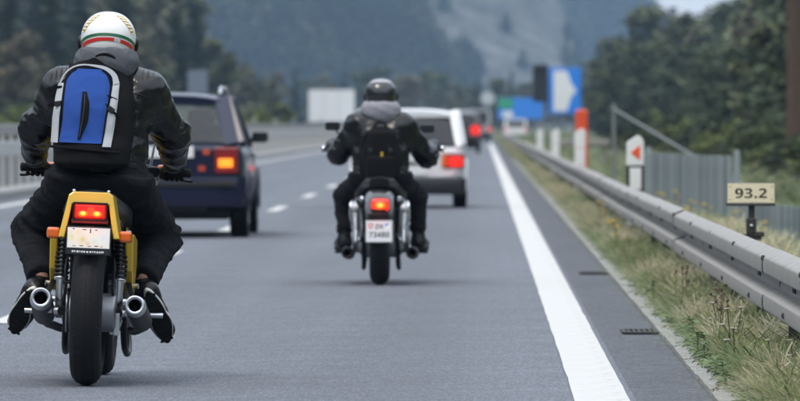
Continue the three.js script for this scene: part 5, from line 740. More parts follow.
// ---------- black cruiser with chrome fittings, its rider and backpack ----------
{
  const X2 = -0.712, D2 = 52.2;
  const A = (px, py, z) => { const s = FPX / (D2 - z), y = CH - (py - VY) / s; return [(px - VX) / s - X2, y, z]; };
  const bike = place(thing('cruiser_motorcycle', 'black cruiser motorcycle with chrome shock absorbers and a glowing round tail lamp', 'motorcycle'), X2, D2, 0);
  bikeWheel(bike, 'rear_tyre', 0.315, 0.142, 0, M.blackGloss, M.alloy, [0.08, 0.10]); bikeWheel(bike, 'front_tyre', 0.33, 0.10, -1.55, M.blackGloss, M.alloy, [0.05, 0.05]);
  mesh('swingarm', [bar([-0.12, 0.315, 0.02], [-0.12, 0.34, -0.52], 0.021), bar([0.12, 0.315, 0.02], [0.12, 0.34, -0.52], 0.021), bar([-0.14, 0.34, -0.52], [0.14, 0.34, -0.52], 0.024)], M.black, bike);
  mesh('axle', [bar([-0.16, 0.315, 0], [0.16, 0.315, 0], 0.011), at(new THREE.CylinderGeometry(0.022, 0.022, 0.025, 12), 0.152, 0.315, 0, 0, 0, 1.571), at(new THREE.CylinderGeometry(0.022, 0.022, 0.025, 12), -0.152, 0.315, 0, 0, 0, 1.571)], M.chrome, bike);
  for (const s of [-1, 1]) { shock(bike, s * 0.165, [0.30, 0.02], [0.575, -0.10], M.chrome, M.chrome, 0.030); mesh('strut', bar([s * 0.150, 0.60, -0.16], [s * 0.135, 0.60, 0.14], 0.017, 0.013), M.chrome, bike); }
  for (const s of [-1, 1]) { muffler(bike, [s * 0.225, 0.205, -0.85], [s * 0.225, 0.225, 0.02], 0.044, M.darkMetal, M.darkMetal); mesh('exhaust_pipe', tube([[s * 0.225, 0.207, -0.83], [s * 0.20, 0.22, -1.0], [s * 0.14, 0.34, -1.14], [s * 0.10, 0.46, -1.06]], 0.021, 24, 10), M.chrome, bike); }
  const eng = mesh('engine', [rbat(0.32, 0.26, 0.46, 0.06, 0, 0.31, -0.80), at(rb(0.17, 0.28, 0.17, 0.03), 0, 0.53, -0.70, -0.4), at(rb(0.17, 0.28, 0.17, 0.03), 0, 0.53, -0.92, 0.4), at(new THREE.CylinderGeometry(0.10, 0.10, 0.40, 28), 0, 0.31, -0.78, 0, 0, 1.571)], M.alloy, bike);
  const fins = []; for (let i = 0; i < 7; i++) { fins.push(at(rb(0.24, 0.008, 0.24, 0.003, 1), 0, 0.46 + i * 0.026, -0.70 + 0.011 * i, -0.4), at(rb(0.24, 0.008, 0.24, 0.003, 1), 0, 0.46 + i * 0.026, -0.92 - 0.011 * i, 0.4)); } mesh('cooling_fins', fins, M.alloy, eng);
  mesh('frame', [tube([[-0.11, 0.34, -0.52], [-0.12, 0.55, -0.40], [-0.10, 0.62, -0.05]], 0.016, 20), tube([[0.11, 0.34, -0.52], [0.12, 0.55, -0.40], [0.10, 0.62, -0.05]], 0.016, 20), tube([[0, 0.60, -0.45], [0, 0.72, -0.85], [0, 0.86, -1.25]], 0.024, 24), tube([[0.12, 0.34, -0.5], [0.12, 0.15, -0.62], [0.12, 0.15, -1.05], [0.02, 0.80, -1.26]], 0.017, 30), tube([[-0.12, 0.34, -0.5], [-0.12, 0.15, -0.62], [-0.12, 0.15, -1.05], [-0.02, 0.80, -1.26]], 0.017, 30)], M.black, bike);
  mesh('rear_fender', grid(14, 26, (u, v) => { const a = lerp(0.10, 2.3, v), w = (u - 0.5) * 2, r = 0.375 - 0.055 * Math.pow(Math.abs(w), 2.5); return [w * 0.098, 0.315 + Math.sin(a) * r, Math.cos(a) * r]; }), M.blackGloss, bike);
  const ring = (z, w, y, t) => [[-w, y - t, z], [-w * 1.03, y - t * 0.3, z], [-w * 0.85, y, z], [0, y + 0.012, z], [w * 0.85, y, z], [w * 1.03, y - t * 0.3, z], [w, y - t, z], [0, y - t, z]];
  mesh('seat', loft([ring(0.12, 0.07, 0.735, 0.05), ring(-0.02, 0.11, 0.745, 0.07), ring(-0.22, 0.13, 0.725, 0.08), ring(-0.30, 0.17, 0.68, 0.10), ring(-0.55, 0.18, 0.665, 0.11), ring(-0.75, 0.12, 0.69, 0.10)]), M.leatherDull, bike);
  // tail lamp, plate, indicators
  const tl = A(380.2, 206, 0.34), lamp = mesh('tail_lamp', [rbat(0.135, 0.115, 0.06, 0.03, tl[0], tl[1], 0.30)], M.black, bike);
  mesh('lens', rbat(0.124, 0.088, 0.05, 0.034, tl[0], tl[1] + 0.006, 0.325), M.tailBright, lamp); mesh('bulb', at(new THREE.SphereGeometry(0.036, 20, 14).scale(1.15, 0.75, 0.25), tl[0], tl[1] + 0.004, 0.350), M.glowLit, lamp); mesh('bulb', at(new THREE.SphereGeometry(0.017, 16, 12).scale(1.2, 0.8, 0.3), tl[0], tl[1] + 0.004, 0.3575), M.bulbLit, lamp);
  mesh('reflector', rbat(0.085, 0.022, 0.02, 0.006, tl[0], A(380, 216, 0.34)[1], 0.335), M.tailBright, lamp);
  { const L = new THREE.PointLight(0xff3a14, 0.012); L.position.set(0, tl[1], 0.42); L.castShadow = true; L.name = 'tail_lamp_glow'; bike.add(L); }
  const plate = canvasTex(360, 288, (c, w, h) => { c.fillStyle = '#e9ecef'; c.fillRect(0, 0, w, h); c.fillStyle = '#c9252b'; c.beginPath(); c.moveTo(34, 34); c.lineTo(94, 34); c.lineTo(94, 84); c.lineTo(64, 110); c.lineTo(34, 84); c.fill(); c.fillStyle = '#fff'; c.fillRect(57, 44, 14, 46); c.fillRect(44, 58, 40, 14); c.fillStyle = '#3f8fd6'; c.beginPath(); c.moveTo(266, 34); c.lineTo(326, 34); c.lineTo(326, 84); c.lineTo(296, 110); c.lineTo(266, 84); c.fill(); c.fillStyle = '#fff'; c.beginPath(); c.moveTo(326, 34); c.lineTo(326, 84); c.lineTo(296, 110); c.lineTo(266, 84); c.fill(); c.fillStyle = '#17191c'; c.textAlign = 'center'; c.textBaseline = 'middle'; c.font = 'bold 92px sans-serif'; c.fillText('ZH', 180, 76); c.font = 'bold 104px sans-serif'; c.save(); c.translate(180, 190); c.scale(290 / c.measureText('73480').width, 1); c.fillText('73480', 0, 0); c.restore(); });
  const pc = A(378.5, 231.5, 0.37); plateMesh(bike, 0.178, 0.142, [pc[0] + 0.004, pc[1], 0.372], -0.06, plate, M.steel); mesh('plate_bracket', [rbat(0.10, 0.20, 0.03, 0.01, 0, pc[1] + 0.06, 0.335), rbat(0.15, 0.05, 0.012, 0.006, 0, pc[1] + 0.10, 0.362)], M.black, bike);
  for (const [px, py] of [[355, 207.5], [404, 208]]) { const q = A(px, py, 0.16); indicator(bike, [Math.sign(q[0]) * 0.10, q[1], 0.10], [q[0], q[1], 0.16], M.smokeLens, M.chrome, true); }
  for (const [px, py] of [[362, 199], [399, 199]]) { const q = A(px, py, 0.10); mesh('chrome_bolt', at(new THREE.SphereGeometry(0.020, 14, 10), ...q), M.chrome, bike); }
  for (const [px, py] of [[352.5, 172.5], [407.5, 172]]) { const q = A(px, py, -1.20); indicator(bike, [Math.sign(q[0]) * 0.10, q[1] - 0.02, -1.26], q, M.smokeLens, M.chrome, true, 'front_indicator'); }
  // tank, forks, bars
  const tk = (z, w, y0, y1) => Array.from({ length: 20 }, (_, i) => { const a = -i / 20 * 6.283; return [Math.cos(a) * w, lerp(y0, y1, 0.5 + 0.5 * Math.sin(a)), z]; });
  mesh('fuel_tank', loft([tk(-0.70, 0.05, 0.68, 0.76), tk(-0.80, 0.13, 0.66, 0.82), tk(-0.95, 0.165, 0.64, 0.88), tk(-1.10, 0.15, 0.66, 0.88), tk(-1.22, 0.07, 0.72, 0.84)]), M.blackGloss, bike);
  for (const s of [-1, 1]) mesh('fork_leg', [bar([s * 0.11, 0.33, -1.55], [s * 0.11, 0.62, -1.42], 0.027), bar([s * 0.11, 0.62, -1.42], [s * 0.11, 0.92, -1.27], 0.020)], M.chrome, bike);
  mesh('front_fender', grid(8, 16, (u, v) => { const a = lerp(0.2, 2.3, v), w = (u - 0.5) * 2, r = 0.365 - 0.03 * w * w; return [w * 0.07, 0.33 + Math.sin(a) * r, -1.55 + Math.cos(a) * r]; }), M.blackGloss, bike);
  const g0 = A(333, 148, -1.02), g1 = A(433, 149, -1.02), yb = (g0[1] + g1[1]) / 2;
  const hb = mesh('handlebar', [tube([[g0[0] - 0.05, yb, -0.98], [g0[0] + 0.08, yb, -1.03], [-0.17, yb + 0.02, -1.10], [-0.10, yb - 0.05, -1.26], [0, yb - 0.07, -1.28], [0.10, yb - 0.05, -1.26], [0.17, yb + 0.02, -1.10], [g1[0] - 0.08, yb, -1.03], [g1[0] + 0.05, yb, -0.98]], 0.013, 48, 10)], M.chrome, bike);
  for (const [s, g] of [[-1, g0], [1, g1]]) { mesh('grip', along(lathe([[0.013, 0], [0.0185, 0.002], [0.0185, 0.125], [0.012, 0.13], [0, 0.13]], 16), [g[0] - s * 0.065, yb, -1.025], [g[0] + s * 0.06, yb, -0.985]), M.rubber, hb); mesh('lever', tube([[g[0] - s * 0.09, yb, -1.05], [g[0], yb - 0.01, -1.10], [g[0] + s * 0.08, yb - 0.02, -1.08]], 0.007, 14, 8), M.chrome, hb); mesh('end_cap', at(new THREE.SphereGeometry(0.02, 12, 10), g[0] + s * 0.066, yb, -0.982), M.chrome, hb);
    const mp = A(s < 0 ? 332.5 : 427, s < 0 ? 126 : 128.5, -1.06), mr = mesh('mirror', [rbat(0.105, 0.062, 0.03, 0.02, ...mp), bar([mp[0] - s * 0.02, mp[1] - 0.02, mp[2] - 0.01], [g[0] - s * 0.10, yb, -1.05], 0.006)], M.black, bike); mesh('mirror_glass', rbat(0.092, 0.05, 0.004, 0.002, mp[0], mp[1], mp[2] + 0.0155), M.blackGloss, mr); }
  mesh('headlamp', along(lathe([[0, -0.02], [0.07, 0], [0.10, 0.06], [0.10, 0.13], [0.06, 0.145], [0, 0.15]], 28), [0, 0.82, -1.36], [0, 0.82, -1.56]), M.chrome, bike);
  for (const s of [-1, 1]) mesh('footboard', [rbat(0.12, 0.02, 0.26, 0.008, s * 0.27, 0.215, -0.98), bar([s * 0.12, 0.24, -0.98], [s * 0.25, 0.205, -0.98], 0.012)], M.black, bike);
  mesh('saddlebag_rail', [tube([[-0.16, 0.60, -0.10], [-0.20, 0.56, 0.05], [-0.20, 0.46, 0.04], [-0.17, 0.40, -0.08]], 0.010, 20, 8), tube([[0.16, 0.60, -0.10], [0.20, 0.56, 0.05], [0.20, 0.46, 0.04], [0.17, 0.40, -0.08]], 0.010, 20, 8)], M.chrome, bike);

  const man = place(thing('person', 'rider in black jacket, pale grey hood and black helmet on the cruiser', 'person'), X2, D2, 0);
  const ft = [-1, 1].map(s => ({ heel: [s * 0.255, 0.228, -0.80], toe: [s * 0.29, 0.24, -1.085] }));
  const ank = ft.map((f, i) => shoe(man, i ? 1 : -1, f.heel, f.toe, [0, -1, 0.05], M.leatherDull, M.rubber, M.rubber, 1.1).ankle);
  const J = { hip: [[-0.10, 0.735, -0.50], [0.10, 0.735, -0.50]], knee: [[-0.262, 0.615, -0.93], [0.245, 0.610, -0.93]], ankle: ank.map(a => add3(a, [0, 0.02, 0])), waist: [0, 0.86, -0.52], chest: [0, 1.04, -0.56], neck: [0, 1.19, -0.60], head: [0.004, 1.315, -0.63], shoulder: [[-0.152, 1.112, -0.57], [0.154, 1.098, -0.57]], elbow: [[-0.300, 0.905, -0.74], [0.325, 0.890, -0.73]], grip: [[g0[0], yb + 0.004, -1.005], [g1[0], yb + 0.004, -1.005]] };
  rider(man, J, { jacketMat: M.leather, hemY: 0.74, cell: 0.010, handCell: 0.006, legScale: 0.86 });
  const { h } = helmet(man, [0, 1.318, -0.63], [0.112, 0.122, 0.134], 0.10, M.blackGloss);
  mesh('grey_stripe', grid(24, 10, (u, v) => helmetPt([0, 1.318, -0.63], [0.112, 0.122, 0.134], 0.12, lerp(-0.95, 0.95, u), lerp(0.62, 0.86, v) + 0.25 * (1 - Math.pow(2 * u - 1, 2)) * 0.3, 0.002)), std({ color: lin(0.36, 0.37, 0.39), roughness: 0.4 }), h);
  mesh('hood', hoodGeo([0, 1.205, -0.585], [0.098, 0.056, 0.092], -0.30, 5), M.hoodPale, man);
  // small black backpack
  const pack = place(thing('backpack', 'all black backpack with a small yellow tag on the cruiser rider', 'backpack'), X2, D2, 0);
  const pw = y => lerp(0.140, 0.095, sstep(0.86, 1.12, y)), rings = []; for (let j = 0; j <= 20; j++) { const y = lerp(0.70, 1.10, j / 20), e = Math.min(1, 0.6 + 4 * Math.min(j / 20, 1 - j / 20)); rings.push(Array.from({ length: 32 }, (_, i) => { const a = -i / 32 * 6.283, c = Math.sign(Math.cos(a)) * Math.pow(Math.abs(Math.cos(a)), 0.7), s = Math.sin(a); return [c * pw(y) * e + 0.006 * fbm(c * 5, y * 20, s * 4, 2), y, -0.375 + lerp(-0.06, 0, clamp((1.1 - y) / 0.4, 0, 1)) + (s < 0 ? 0.15 * e * Math.pow(-s, 0.6) : -0.02 * s) + 0.008 * fbm(c * 7, y * 16, 2, 2)]; })); }
  mesh('pack_body', loft(rings), M.blackFabric, pack);
  mesh('front_pocket', rbat(0.20, 0.17, 0.06, 0.028, 0, 0.81, -0.225), M.blackFabric, pack); mesh('tag', rbat(0.016, 0.036, 0.006, 0.003, 0.012, 0.905, -0.222), M.yellow, pack);
  for (const s of [-1, 1]) { mesh('side_strap', tube([[s * 0.13, 0.76, -0.27], [s * 0.145, 0.90, -0.28], [s * 0.10, 1.05, -0.33]], 0.009, 14, 6), M.blackFabric, pack); mesh('buckle', rbat(0.03, 0.03, 0.014, 0.004, s * 0.07, 0.935, -0.232), M.plastic, pack); }
  mesh('carry_loop', tube([[-0.04, 1.09, -0.36], [-0.03, 1.125, -0.34], [0.03, 1.125, -0.34], [0.04, 1.09, -0.36]], 0.008, 16, 8), M.blackFabric, pack);
}
// ---------- cars (local frame: origin on the ground under the rear bumper, forward is -z) ----------
function carGlass(tint) { return phys({ color: tint, transmission: 1, thickness: 0, roughness: 0.03, ior: 1.5 }); }
const mGlass = carGlass(lin(0.72, 0.80, 0.77)), mGlassDark = carGlass(lin(0.10, 0.11, 0.12)), mSeat = std({ color: lin(0.02, 0.02, 0.024), roughness: 0.9 }), mInside = std({ color: lin(0.035, 0.036, 0.04), roughness: 0.95 });
function carWheel(car, x, z, R, w, rimMat) {
  const s = Math.sign(x), t = mesh('wheel', lathe([[R * 0.62, -w / 2 + 0.01], [R * 0.72, -w / 2], [R * 0.95, -w / 2 + 0.006], [R, -w / 2 + 0.03], [R * 1.0, -0.012], [R * 0.985, -0.006], [R * 0.985, 0.006], [R, 0.012], [R, w / 2 - 0.03], [R * 0.95, w / 2 - 0.006], [R * 0.72, w / 2], [R * 0.62, w / 2 - 0.01]], 40).rotateZ(Math.PI / 2), M.tyre, car); t.position.set(x, R, z);
  const sp = [lathe([[R * 0.66, -w / 2 + 0.02], [R * 0.60, 0], [R * 0.66, w / 2 - 0.02]], 32).rotateZ(Math.PI / 2), at(new THREE.CylinderGeometry(R * 0.2, R * 0.2, 0.05, 18), s * (w / 2 - 0.03), 0, 0, 0, 0, 1.571)]; for (let i = 0; i < 7; i++) { const a = i / 7 * 6.283; sp.push(flatBar([s * (w / 2 - 0.025), Math.cos(a) * 0.03, Math.sin(a) * 0.03], [s * (w / 2 - 0.02), Math.cos(a) * R * 0.64, Math.sin(a) * R * 0.64], 0.045, 0.02)); }
  mesh('rim', sp, rimMat, t);
}
function car(name, label, o, x, d, turn = 0) {
  const t = thing(name, label, 'car', [x, 0, -d], turn), { W, H, L, paint } = o, w = W / 2, belt = o.belt, q = o.rake, rise = o.sill ?? 0.22;
  // lower body: stations [z, width scale, bottom, top]
  const prof = (z, k, y0, y1, bulge = 1) => { const h = [[0, y0], [w * 0.72, y0], [w * 0.90, y0 + 0.02], [w * 0.965, y0 + 0.12], [w * 0.995, lerp(y0, y1, 0.45)], [w, lerp(y0, y1, 0.62)], [w * 0.985, lerp(y0, y1, 0.82)], [w * 0.95, y1 - 0.02], [w * 0.92, y1], [0, y1 + 0.005]].map(([a, b]) => [a * k, b]); return [...h.map(([a, b]) => [a, b, z]), ...h.slice(1, -1).reverse().map(([a, b]) => [-a, b, z])]; };
  const st = [[0.0, 0.85, 0.42, belt - 0.07], [-0.02, 0.915, 0.38, belt - 0.03], [-0.06, 0.955, 0.35, belt - 0.01], [-0.15, 0.985, 0.30, belt], [-0.45, 1, rise + 0.02, belt], [-1.2, 1, rise, belt - 0.005], [-2.2, 1, rise, belt - 0.02], [-L + 1.35, 1, rise, belt - 0.04], [-L + 1.0, 0.995, rise, belt - 0.08], [-L + 0.5, 0.97, rise + 0.02, belt - 0.16], [-L + 0.15, 0.90, rise + 0.04, belt - 0.24], [-L, 0.78, rise + 0.14, belt - 0.34]];
  mesh('body', loft(st.map(s => prof(...s)).reverse()), paint, t);
  // bumper
  const bump = (z, k, y0, y1) => Array.from({ length: 18 }, (_, i) => { const u = i / 17 * 2 - 1; return u; }), by0 = o.bumper[0], by1 = o.bumper[1];
  mesh('rear_bumper', loft([0, 1, 2, 3, 4].map(j => { const f = j / 4, y = lerp(by0, by1, f), e = 0.045 + 0.035 * Math.sin(Math.PI * lerp(0.15, 0.85, f)); const ring = []; for (let i = 0; i <= 20; i++) { const u = i / 20 * 2 - 1; ring.push([u * w * 1.0, y, e - 0.09 * Math.pow(Math.abs(u), 5) ]); } for (let i = 20; i >= 0; i--) { const u = i / 20 * 2 - 1; ring.push([u * w * 0.98, y, -0.25 * Math.pow(Math.abs(u), 3)]); } return ring; })), o.bumperMat, t);
  if (o.bumperStrip) mesh('bumper_strip', rbat(W * 0.9, 0.05, 0.02, 0.008, 0, lerp(by0, by1, 0.75), 0.078), M.plastic, t);
  mesh('underbody', [rbat(W * 0.8, 0.12, L * 0.9, 0.03, 0, 0.24, -L / 2), rbat(W * 0.55, 0.12, 0.3, 0.04, 0, 0.30, -0.12)], M.black, t);
  mesh('tail_pipe', along(lathe([[0.024, 0], [0.026, 0.2], [0.02, 0.2], [0.019, 0.05]], 14), [-w * 0.55, 0.24, -0.2], [-w * 0.55, 0.24, 0.2]), M.steel, t);
  // greenhouse
  const rw = w * o.tumble, yR = H - 0.055, zr0 = -0.02, zr1 = zr0 - q, zf1 = -L + 2.05, zf0 = -L + 1.25, bw = w * 0.92;
  const rearG = [[-bw * (o.rearK ?? 0.93), belt + 0.01, zr0], [bw * (o.rearK ?? 0.93), belt + 0.01, zr0], [-rw * 0.93, yR - 0.04, zr1], [rw * 0.93, yR - 0.04, zr1]];
  const sheet = (a, b, c, e, bx, nu = 10, nv = 6) => grid(nu, nv, (u, v) => { const p = mix3(mix3(a, b, u), mix3(c, e, u), v), k = Math.sin(Math.PI * u) * Math.sin(Math.PI * (0.25 + 0.5 * v)); return [p[0] + bx[0] * k, p[1] + bx[1] * k, p[2] + bx[2] * k]; });
  mesh('rear_window', sheet(...rearG, [0, 0.01, 0.05]), o.glass, t);
  mesh('windscreen', sheet([bw * 0.93, belt - 0.04, zf0], [-bw * 0.93, belt - 0.04, zf0], [rw * 0.93, yR - 0.02, zf1], [-rw * 0.93, yR - 0.02, zf1], [0, 0.01, -0.06]), o.glass, t);
  const pil = o.pillars; // z positions of pillar feet and heads from rear to front
  for (const s of [-1, 1]) {
    for (let i = 0; i < pil.length - 1; i++) { const a = pil[i], b = pil[i + 1]; mesh('side_window', sheet([s * bw, belt, a[0]], [s * bw, belt - 0.02, b[0]], [s * rw, yR - 0.03, a[1]], [s * rw, yR - 0.03, b[1]], [s * 0.015, 0, 0], 6, 4), o.sideGlass ?? o.glass, t); }
    pil.forEach((a, i) => mesh('pillar', flatBar([s * (bw + 0.004), belt - 0.03, a[0]], [s * (rw + 0.004), yR, a[1]], i === 0 ? 0.14 : i === pil.length - 1 ? 0.07 : 0.06, i === 0 ? (o.cPillar ?? 0.10) : 0.06), i === 0 || i === pil.length - 1 ? paint : o.midPillar ?? M.black, t));
    mesh('pillar', flatBar([s * bw * (o.dFoot ?? 0.955), belt - 0.02, zr0 + 0.0], [s * rw * 0.955, yR, zr1], o.dPillar ?? 0.085, 0.05), paint, t);
    mesh('window_trim', flatBar([s * (bw + 0.012), belt + 0.006, pil[0][0]], [s * (bw + 0.012), belt - 0.02, pil[pil.length - 1][0]], 0.02, 0.012), M.black, t);
  }
  // roof
  const roofRing = (z, k, dy) => { const n = 24, out = []; for (let i = 0; i <= n; i++) { const u = i / n * 2 - 1; out.push([u * rw * 1.02 * k, yR + 0.055 * (1 - Math.pow(Math.abs(u), 3)) + dy, z]); } for (let i = n; i >= 0; i--) { const u = i / n * 2 - 1; out.push([u * rw * 0.99 * k, yR - 0.03 + dy, z]); } return out; };
  mesh('roof', loft([roofRing(zf1 - 0.03, 0.96, -0.025), roofRing(zf1 + 0.12, 0.99, -0.004), roofRing(lerp(zf1, zr1, 0.5), 1, 0), roofRing(zr1 - 0.15, 1, -0.004), roofRing(zr1 + 0.03, 0.98, -0.02), roofRing(zr1 + 0.07, 0.94, -0.035)]), o.roofMat ?? paint, t);
  if (o.rails) for (const s of [-1, 1]) { const rl = mesh('roof_rail', tube([[s * rw * 0.93, yR + 0.03, zr1 - 0.05], [s * rw * 0.93, yR + 0.085, zr1 - 0.18], [s * rw * 0.93, yR + 0.095, lerp(zr1, zf1, 0.5)], [s * rw * 0.93, yR + 0.085, zf1 + 0.4], [s * rw * 0.93, yR + 0.03, zf1 + 0.25]], 0.018, 40, 8), M.steel, t); }
  // interior
  for (const s of [-1, 1]) { const z0 = -1.15, z1 = -2.1; for (const z of [z0, z1]) { const seat = mesh('seat', [at(rb(0.48, 0.62, 0.14, 0.06), s * 0.36, belt - 0.12, z, 0.18), rbat(0.48, 0.14, 0.5, 0.06, s * 0.36, belt - 0.42, z - 0.28)], mSeat, t); mesh('headrest', rbat(0.24, 0.16, 0.09, 0.04, s * 0.36, belt + 0.26, z + 0.06), mSeat, seat); } }
  mesh('dashboard', rbat(W * 0.84, 0.12, 0.5, 0.05, 0, belt - 0.04, -L + 1.55), mSeat, t);
  mesh('parcel_shelf', rbat(W * 0.84, 0.02, 0.5, 0.006, 0, belt + 0.012, -0.42), mInside, t);
  // lamps
  for (const s of [-1, 1]) { const [lx0, lx1, ly0, ly1] = o.lamp, cx = s * (lx0 + lx1) / 2, lw = lx1 - lx0, cy = (ly0 + ly1) / 2, lh = ly1 - ly0, lm = mesh('tail_lamp', rbat(lw, lh, 0.10, 0.025, cx, cy, -0.025), o.lampMat ?? M.redLens, t);
    const [gx0, gx1, gy0, gy1] = o.lit; mesh('lit_lens', rbat(gx1 - gx0, gy1 - gy0, 0.02, 0.009, s * (gx0 + gx1) / 2, (gy0 + gy1) / 2, 0.020), o.litMat, lm); if (o.amber) { const [a0, a1, b0, b1] = o.amber; mesh('indicator_lens', rbat(a1 - a0, b1 - b0, 0.02, 0.008, s * (a0 + a1) / 2, (b0 + b1) / 2, 0.019), M.orangeLens, lm); }
    const PL = new THREE.PointLight(o.glow ?? 0xff3018, 0.02); PL.position.set(s * (gx0 + gx1) / 2, (gy0 + gy1) / 2, 0.12); PL.castShadow = true; PL.name = 'tail_lamp_glow'; t.add(PL); }
  const pt = mesh('number_plate', rbat(0.50, 0.115, 0.012, 0.004, o.plateX ?? 0, o.plateY, o.plateZ ?? 0.012), M.plateWhite, t);
  mesh('tailgate_handle', rbat(0.42, 0.03, 0.03, 0.01, 0, o.plateY + 0.10, 0.012), o.handleMat ?? M.black, t);
  mesh('rear_wiper', [bar([0.0, belt + 0.03, 0.035], [0.30, belt + 0.10, 0.02], 0.008), at(new THREE.CylinderGeometry(0.02, 0.02, 0.03, 12), 0, belt + 0.03, 0.03, 1.571)], M.black, t);
  for (const s of [-1, 1]) { const mr = mesh('door_mirror', [rbat(0.17, 0.12, 0.09, 0.04, s * (w + 0.055), belt + 0.06, zf0 + 0.42), flatBar([s * w * 0.9, belt + 0.01, zf0 + 0.40], [s * (w + 0.02), belt + 0.04, zf0 + 0.42], 0.05, 0.04)], o.mirrorMat ?? paint, t); mesh('mirror_glass', rbat(0.14, 0.09, 0.005, 0.002, s * (w + 0.055), belt + 0.06, zf0 + 0.467), M.blackGloss, mr);
    for (const z of [-0.78, -L + 0.85]) { carWheel(t, s * (w - 0.085), z, o.R, 0.19, M.alloy); const arch = []; for (let i = 0; i <= 16; i++) { const a = lerp(-0.15, Math.PI + 0.15, i / 16); arch.push([s * (w - 0.005), o.R + Math.sin(a) * (o.R + 0.055), z + Math.cos(a) * (o.R + 0.055)]); } mesh('wheel_arch', tube(arch, 0.028, 24, 6), o.archMat ?? paint, t); mesh('wheel_well', at(new THREE.CylinderGeometry(o.R + 0.05, o.R + 0.05, 0.014, 32, 1), s * (w - 0.003), o.R, z, 0, 0, 1.571), M.black, t); }
    for (const [y, z] of [[belt - 0.12, -1.72], [belt - 0.13, -2.62]]) mesh('door_handle', rbat(0.02, 0.03, 0.16, 0.008, s * (w + 0.004), y, z), o.handleMat ?? paint, t); }
  return t;
}
M.plateWhite = std({ color: lin(0.78, 0.79, 0.80), roughness: 0.4 });
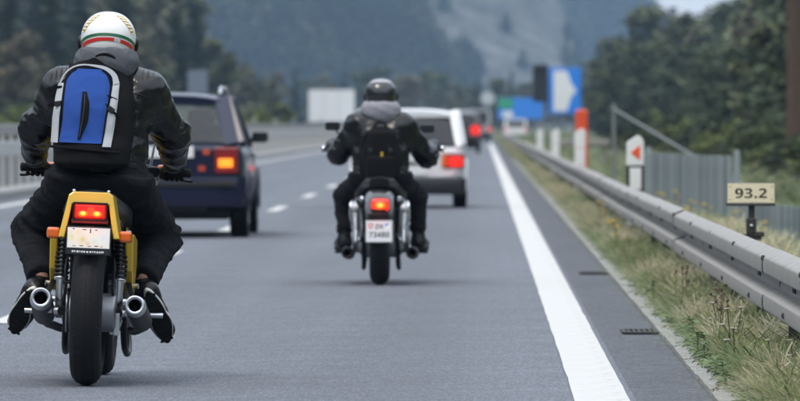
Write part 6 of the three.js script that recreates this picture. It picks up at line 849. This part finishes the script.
{
  const navy = phys({ color: lin(0.0035, 0.007, 0.032), roughness: 0.35, metalness: 0.1, specularIntensity: 0.5, clearcoat: 0.6, clearcoatRoughness: 0.06 }), white = phys({ color: lin(0.74, 0.75, 0.76), roughness: 0.35, clearcoat: 0.8, clearcoatRoughness: 0.08 }), dark = phys({ color: lin(0.022, 0.023, 0.026), roughness: 0.3, clearcoat: 1, clearcoatRoughness: 0.06 }), silver = phys({ color: lin(0.42, 0.43, 0.44), roughness: 0.35, metalness: 0.5, clearcoat: 0.8 });
  const litRed = std({ color: lin(0.5, 0.02, 0.01), roughness: 0.3, emissive: lin(0.42, 0.008, 0.006), emissiveIntensity: 1.0 }), litAmber = std({ color: lin(0.6, 0.2, 0.02), roughness: 0.3, emissive: lin(0.60, 0.17, 0.010), emissiveIntensity: 1.0 });
  const d1 = 73.6, k1 = d1 / FPX, s1 = (px) => (px - VX) * k1, W1 = 1.70, cx1 = s1(245.5) - W1 / 2, yy = py => CH - (py - VY) * k1, lx = px => s1(px) - cx1;
  const blue = car('estate_car', 'dark blue estate car with roof rails crossing the lane dashes', { W: W1, H: 1.435, L: 4.6, paint: navy, belt: 0.93, rake: 0.46, tumble: 0.735, rearK: 0.84, dFoot: 0.91, dPillar: 0.15, bumper: [0.31, 0.60], bumperMat: navy, bumperStrip: true, glass: mGlass, rails: true, pillars: [[-0.30, -0.62], [-1.30, -1.28], [-2.35, -2.20], [-3.30, -2.66]], R: 0.315, lamp: [lx(214), lx(238.5), yy(174), yy(147)], lit: [lx(218), lx(233), yy(167.5), yy(158.5)], litMat: litAmber, glow: 0xff7a20, mirrorMat: M.blackGloss, plateY: yy(152), plateX: 0.09, cPillar: 0.10, handleMat: M.black }, cx1, d1);
  for (const [px, py, c] of [[206, 152, [0.45, 0.07, 0.02]], [201.5, 168.5, [0.42, 0.05, 0.03]]]) mesh('sticker', rbat(0.07, 0.055, 0.006, 0.002, lx(px), yy(py), 0.004), std({ color: lin(...c), roughness: 0.5 }), blue);
  const d2 = 99.5, k2 = d2 / FPX, W2 = 1.53, cx2 = (466 - VX) * k2 - W2 / 2, lx2 = px => (px - VX) * k2 - cx2, y2 = py => CH - (py - VY) * k2;
  car('hatchback_car', 'old white hatchback with black bumper in front of the cruiser', { W: W2, H: 1.33, L: 3.75, paint: white, belt: 0.83, rake: 0.40, tumble: 0.80, bumper: [0.19, 0.40], bumperMat: M.plastic, glass: mGlassDark, pillars: [[-0.34, -0.60], [-1.30, -1.24], [-2.45, -1.85]], R: 0.285, lamp: [lx2(441.5), lx2(464.5), y2(168.5), y2(153.5)], lit: [lx2(449), lx2(462.5), y2(166.5), y2(157)], amber: [lx2(442), lx2(447.5), y2(167), y2(155)], litMat: litRed, plateY: 0.50, cPillar: 0.20, mirrorMat: M.black }, cx2, d2);
  const d3 = 290, k3 = d3 / FPX;
  car('people_carrier', 'dark people carrier with pale roof driving ahead of the white hatchback', { W: 1.75, H: 1.60, L: 4.4, paint: dark, roofMat: silver, belt: 0.98, rake: 0.3, tumble: 0.84, bumper: [0.32, 0.62], bumperMat: dark, glass: mGlassDark, pillars: [[-0.24, -0.5], [-1.30, -1.28], [-2.35, -2.20], [-3.15, -2.4]], R: 0.31, lamp: [0.60, 0.865, 0.60, 1.12], lit: [0.50, 0.86, 0.72, 1.04], litMat: litRed, plateY: 0.78 }, (480.5 - VX) * k3 - 0.875, d3);
  const d4 = 430, k4 = d4 / FPX;
  car('van', 'tall silver van partly hidden behind the dark people carrier', { W: 1.9, H: 1.95, L: 4.8, paint: silver, belt: 1.12, rake: 0.15, tumble: 0.9, bumper: [0.35, 0.62], bumperMat: M.plastic, glass: mGlassDark, pillars: [[-0.12, -0.25], [-1.30, -1.28], [-2.35, -2.20], [-3.4, -2.8]], R: 0.33, lamp: [0.78, 0.94, 0.70, 1.05], lit: [0.78, 0.93, 0.72, 0.92], litMat: litRed, plateY: 0.75 }, (491 - VX) * k4 - 0.95, d4);
  const d5 = 560, k5 = d5 / FPX;
  car('saloon_car', 'distant white car on the exit lane below the blue sign', { W: 1.7, H: 1.5, L: 4.2, paint: white, belt: 0.92, rake: 0.3, tumble: 0.84, bumper: [0.3, 0.58], bumperMat: white, glass: mGlassDark, pillars: [[-0.24, -0.5], [-1.30, -1.28], [-2.35, -2.20], [-3.0, -2.3]], R: 0.31, lamp: [0.66, 0.82, 0.62, 0.82], lit: [0.70, 0.80, 0.66, 0.78], litMat: litRed, plateY: 0.7 }, (527 - VX) * k5 - 0.85, d5);
}
renderer.render(scene, camera);
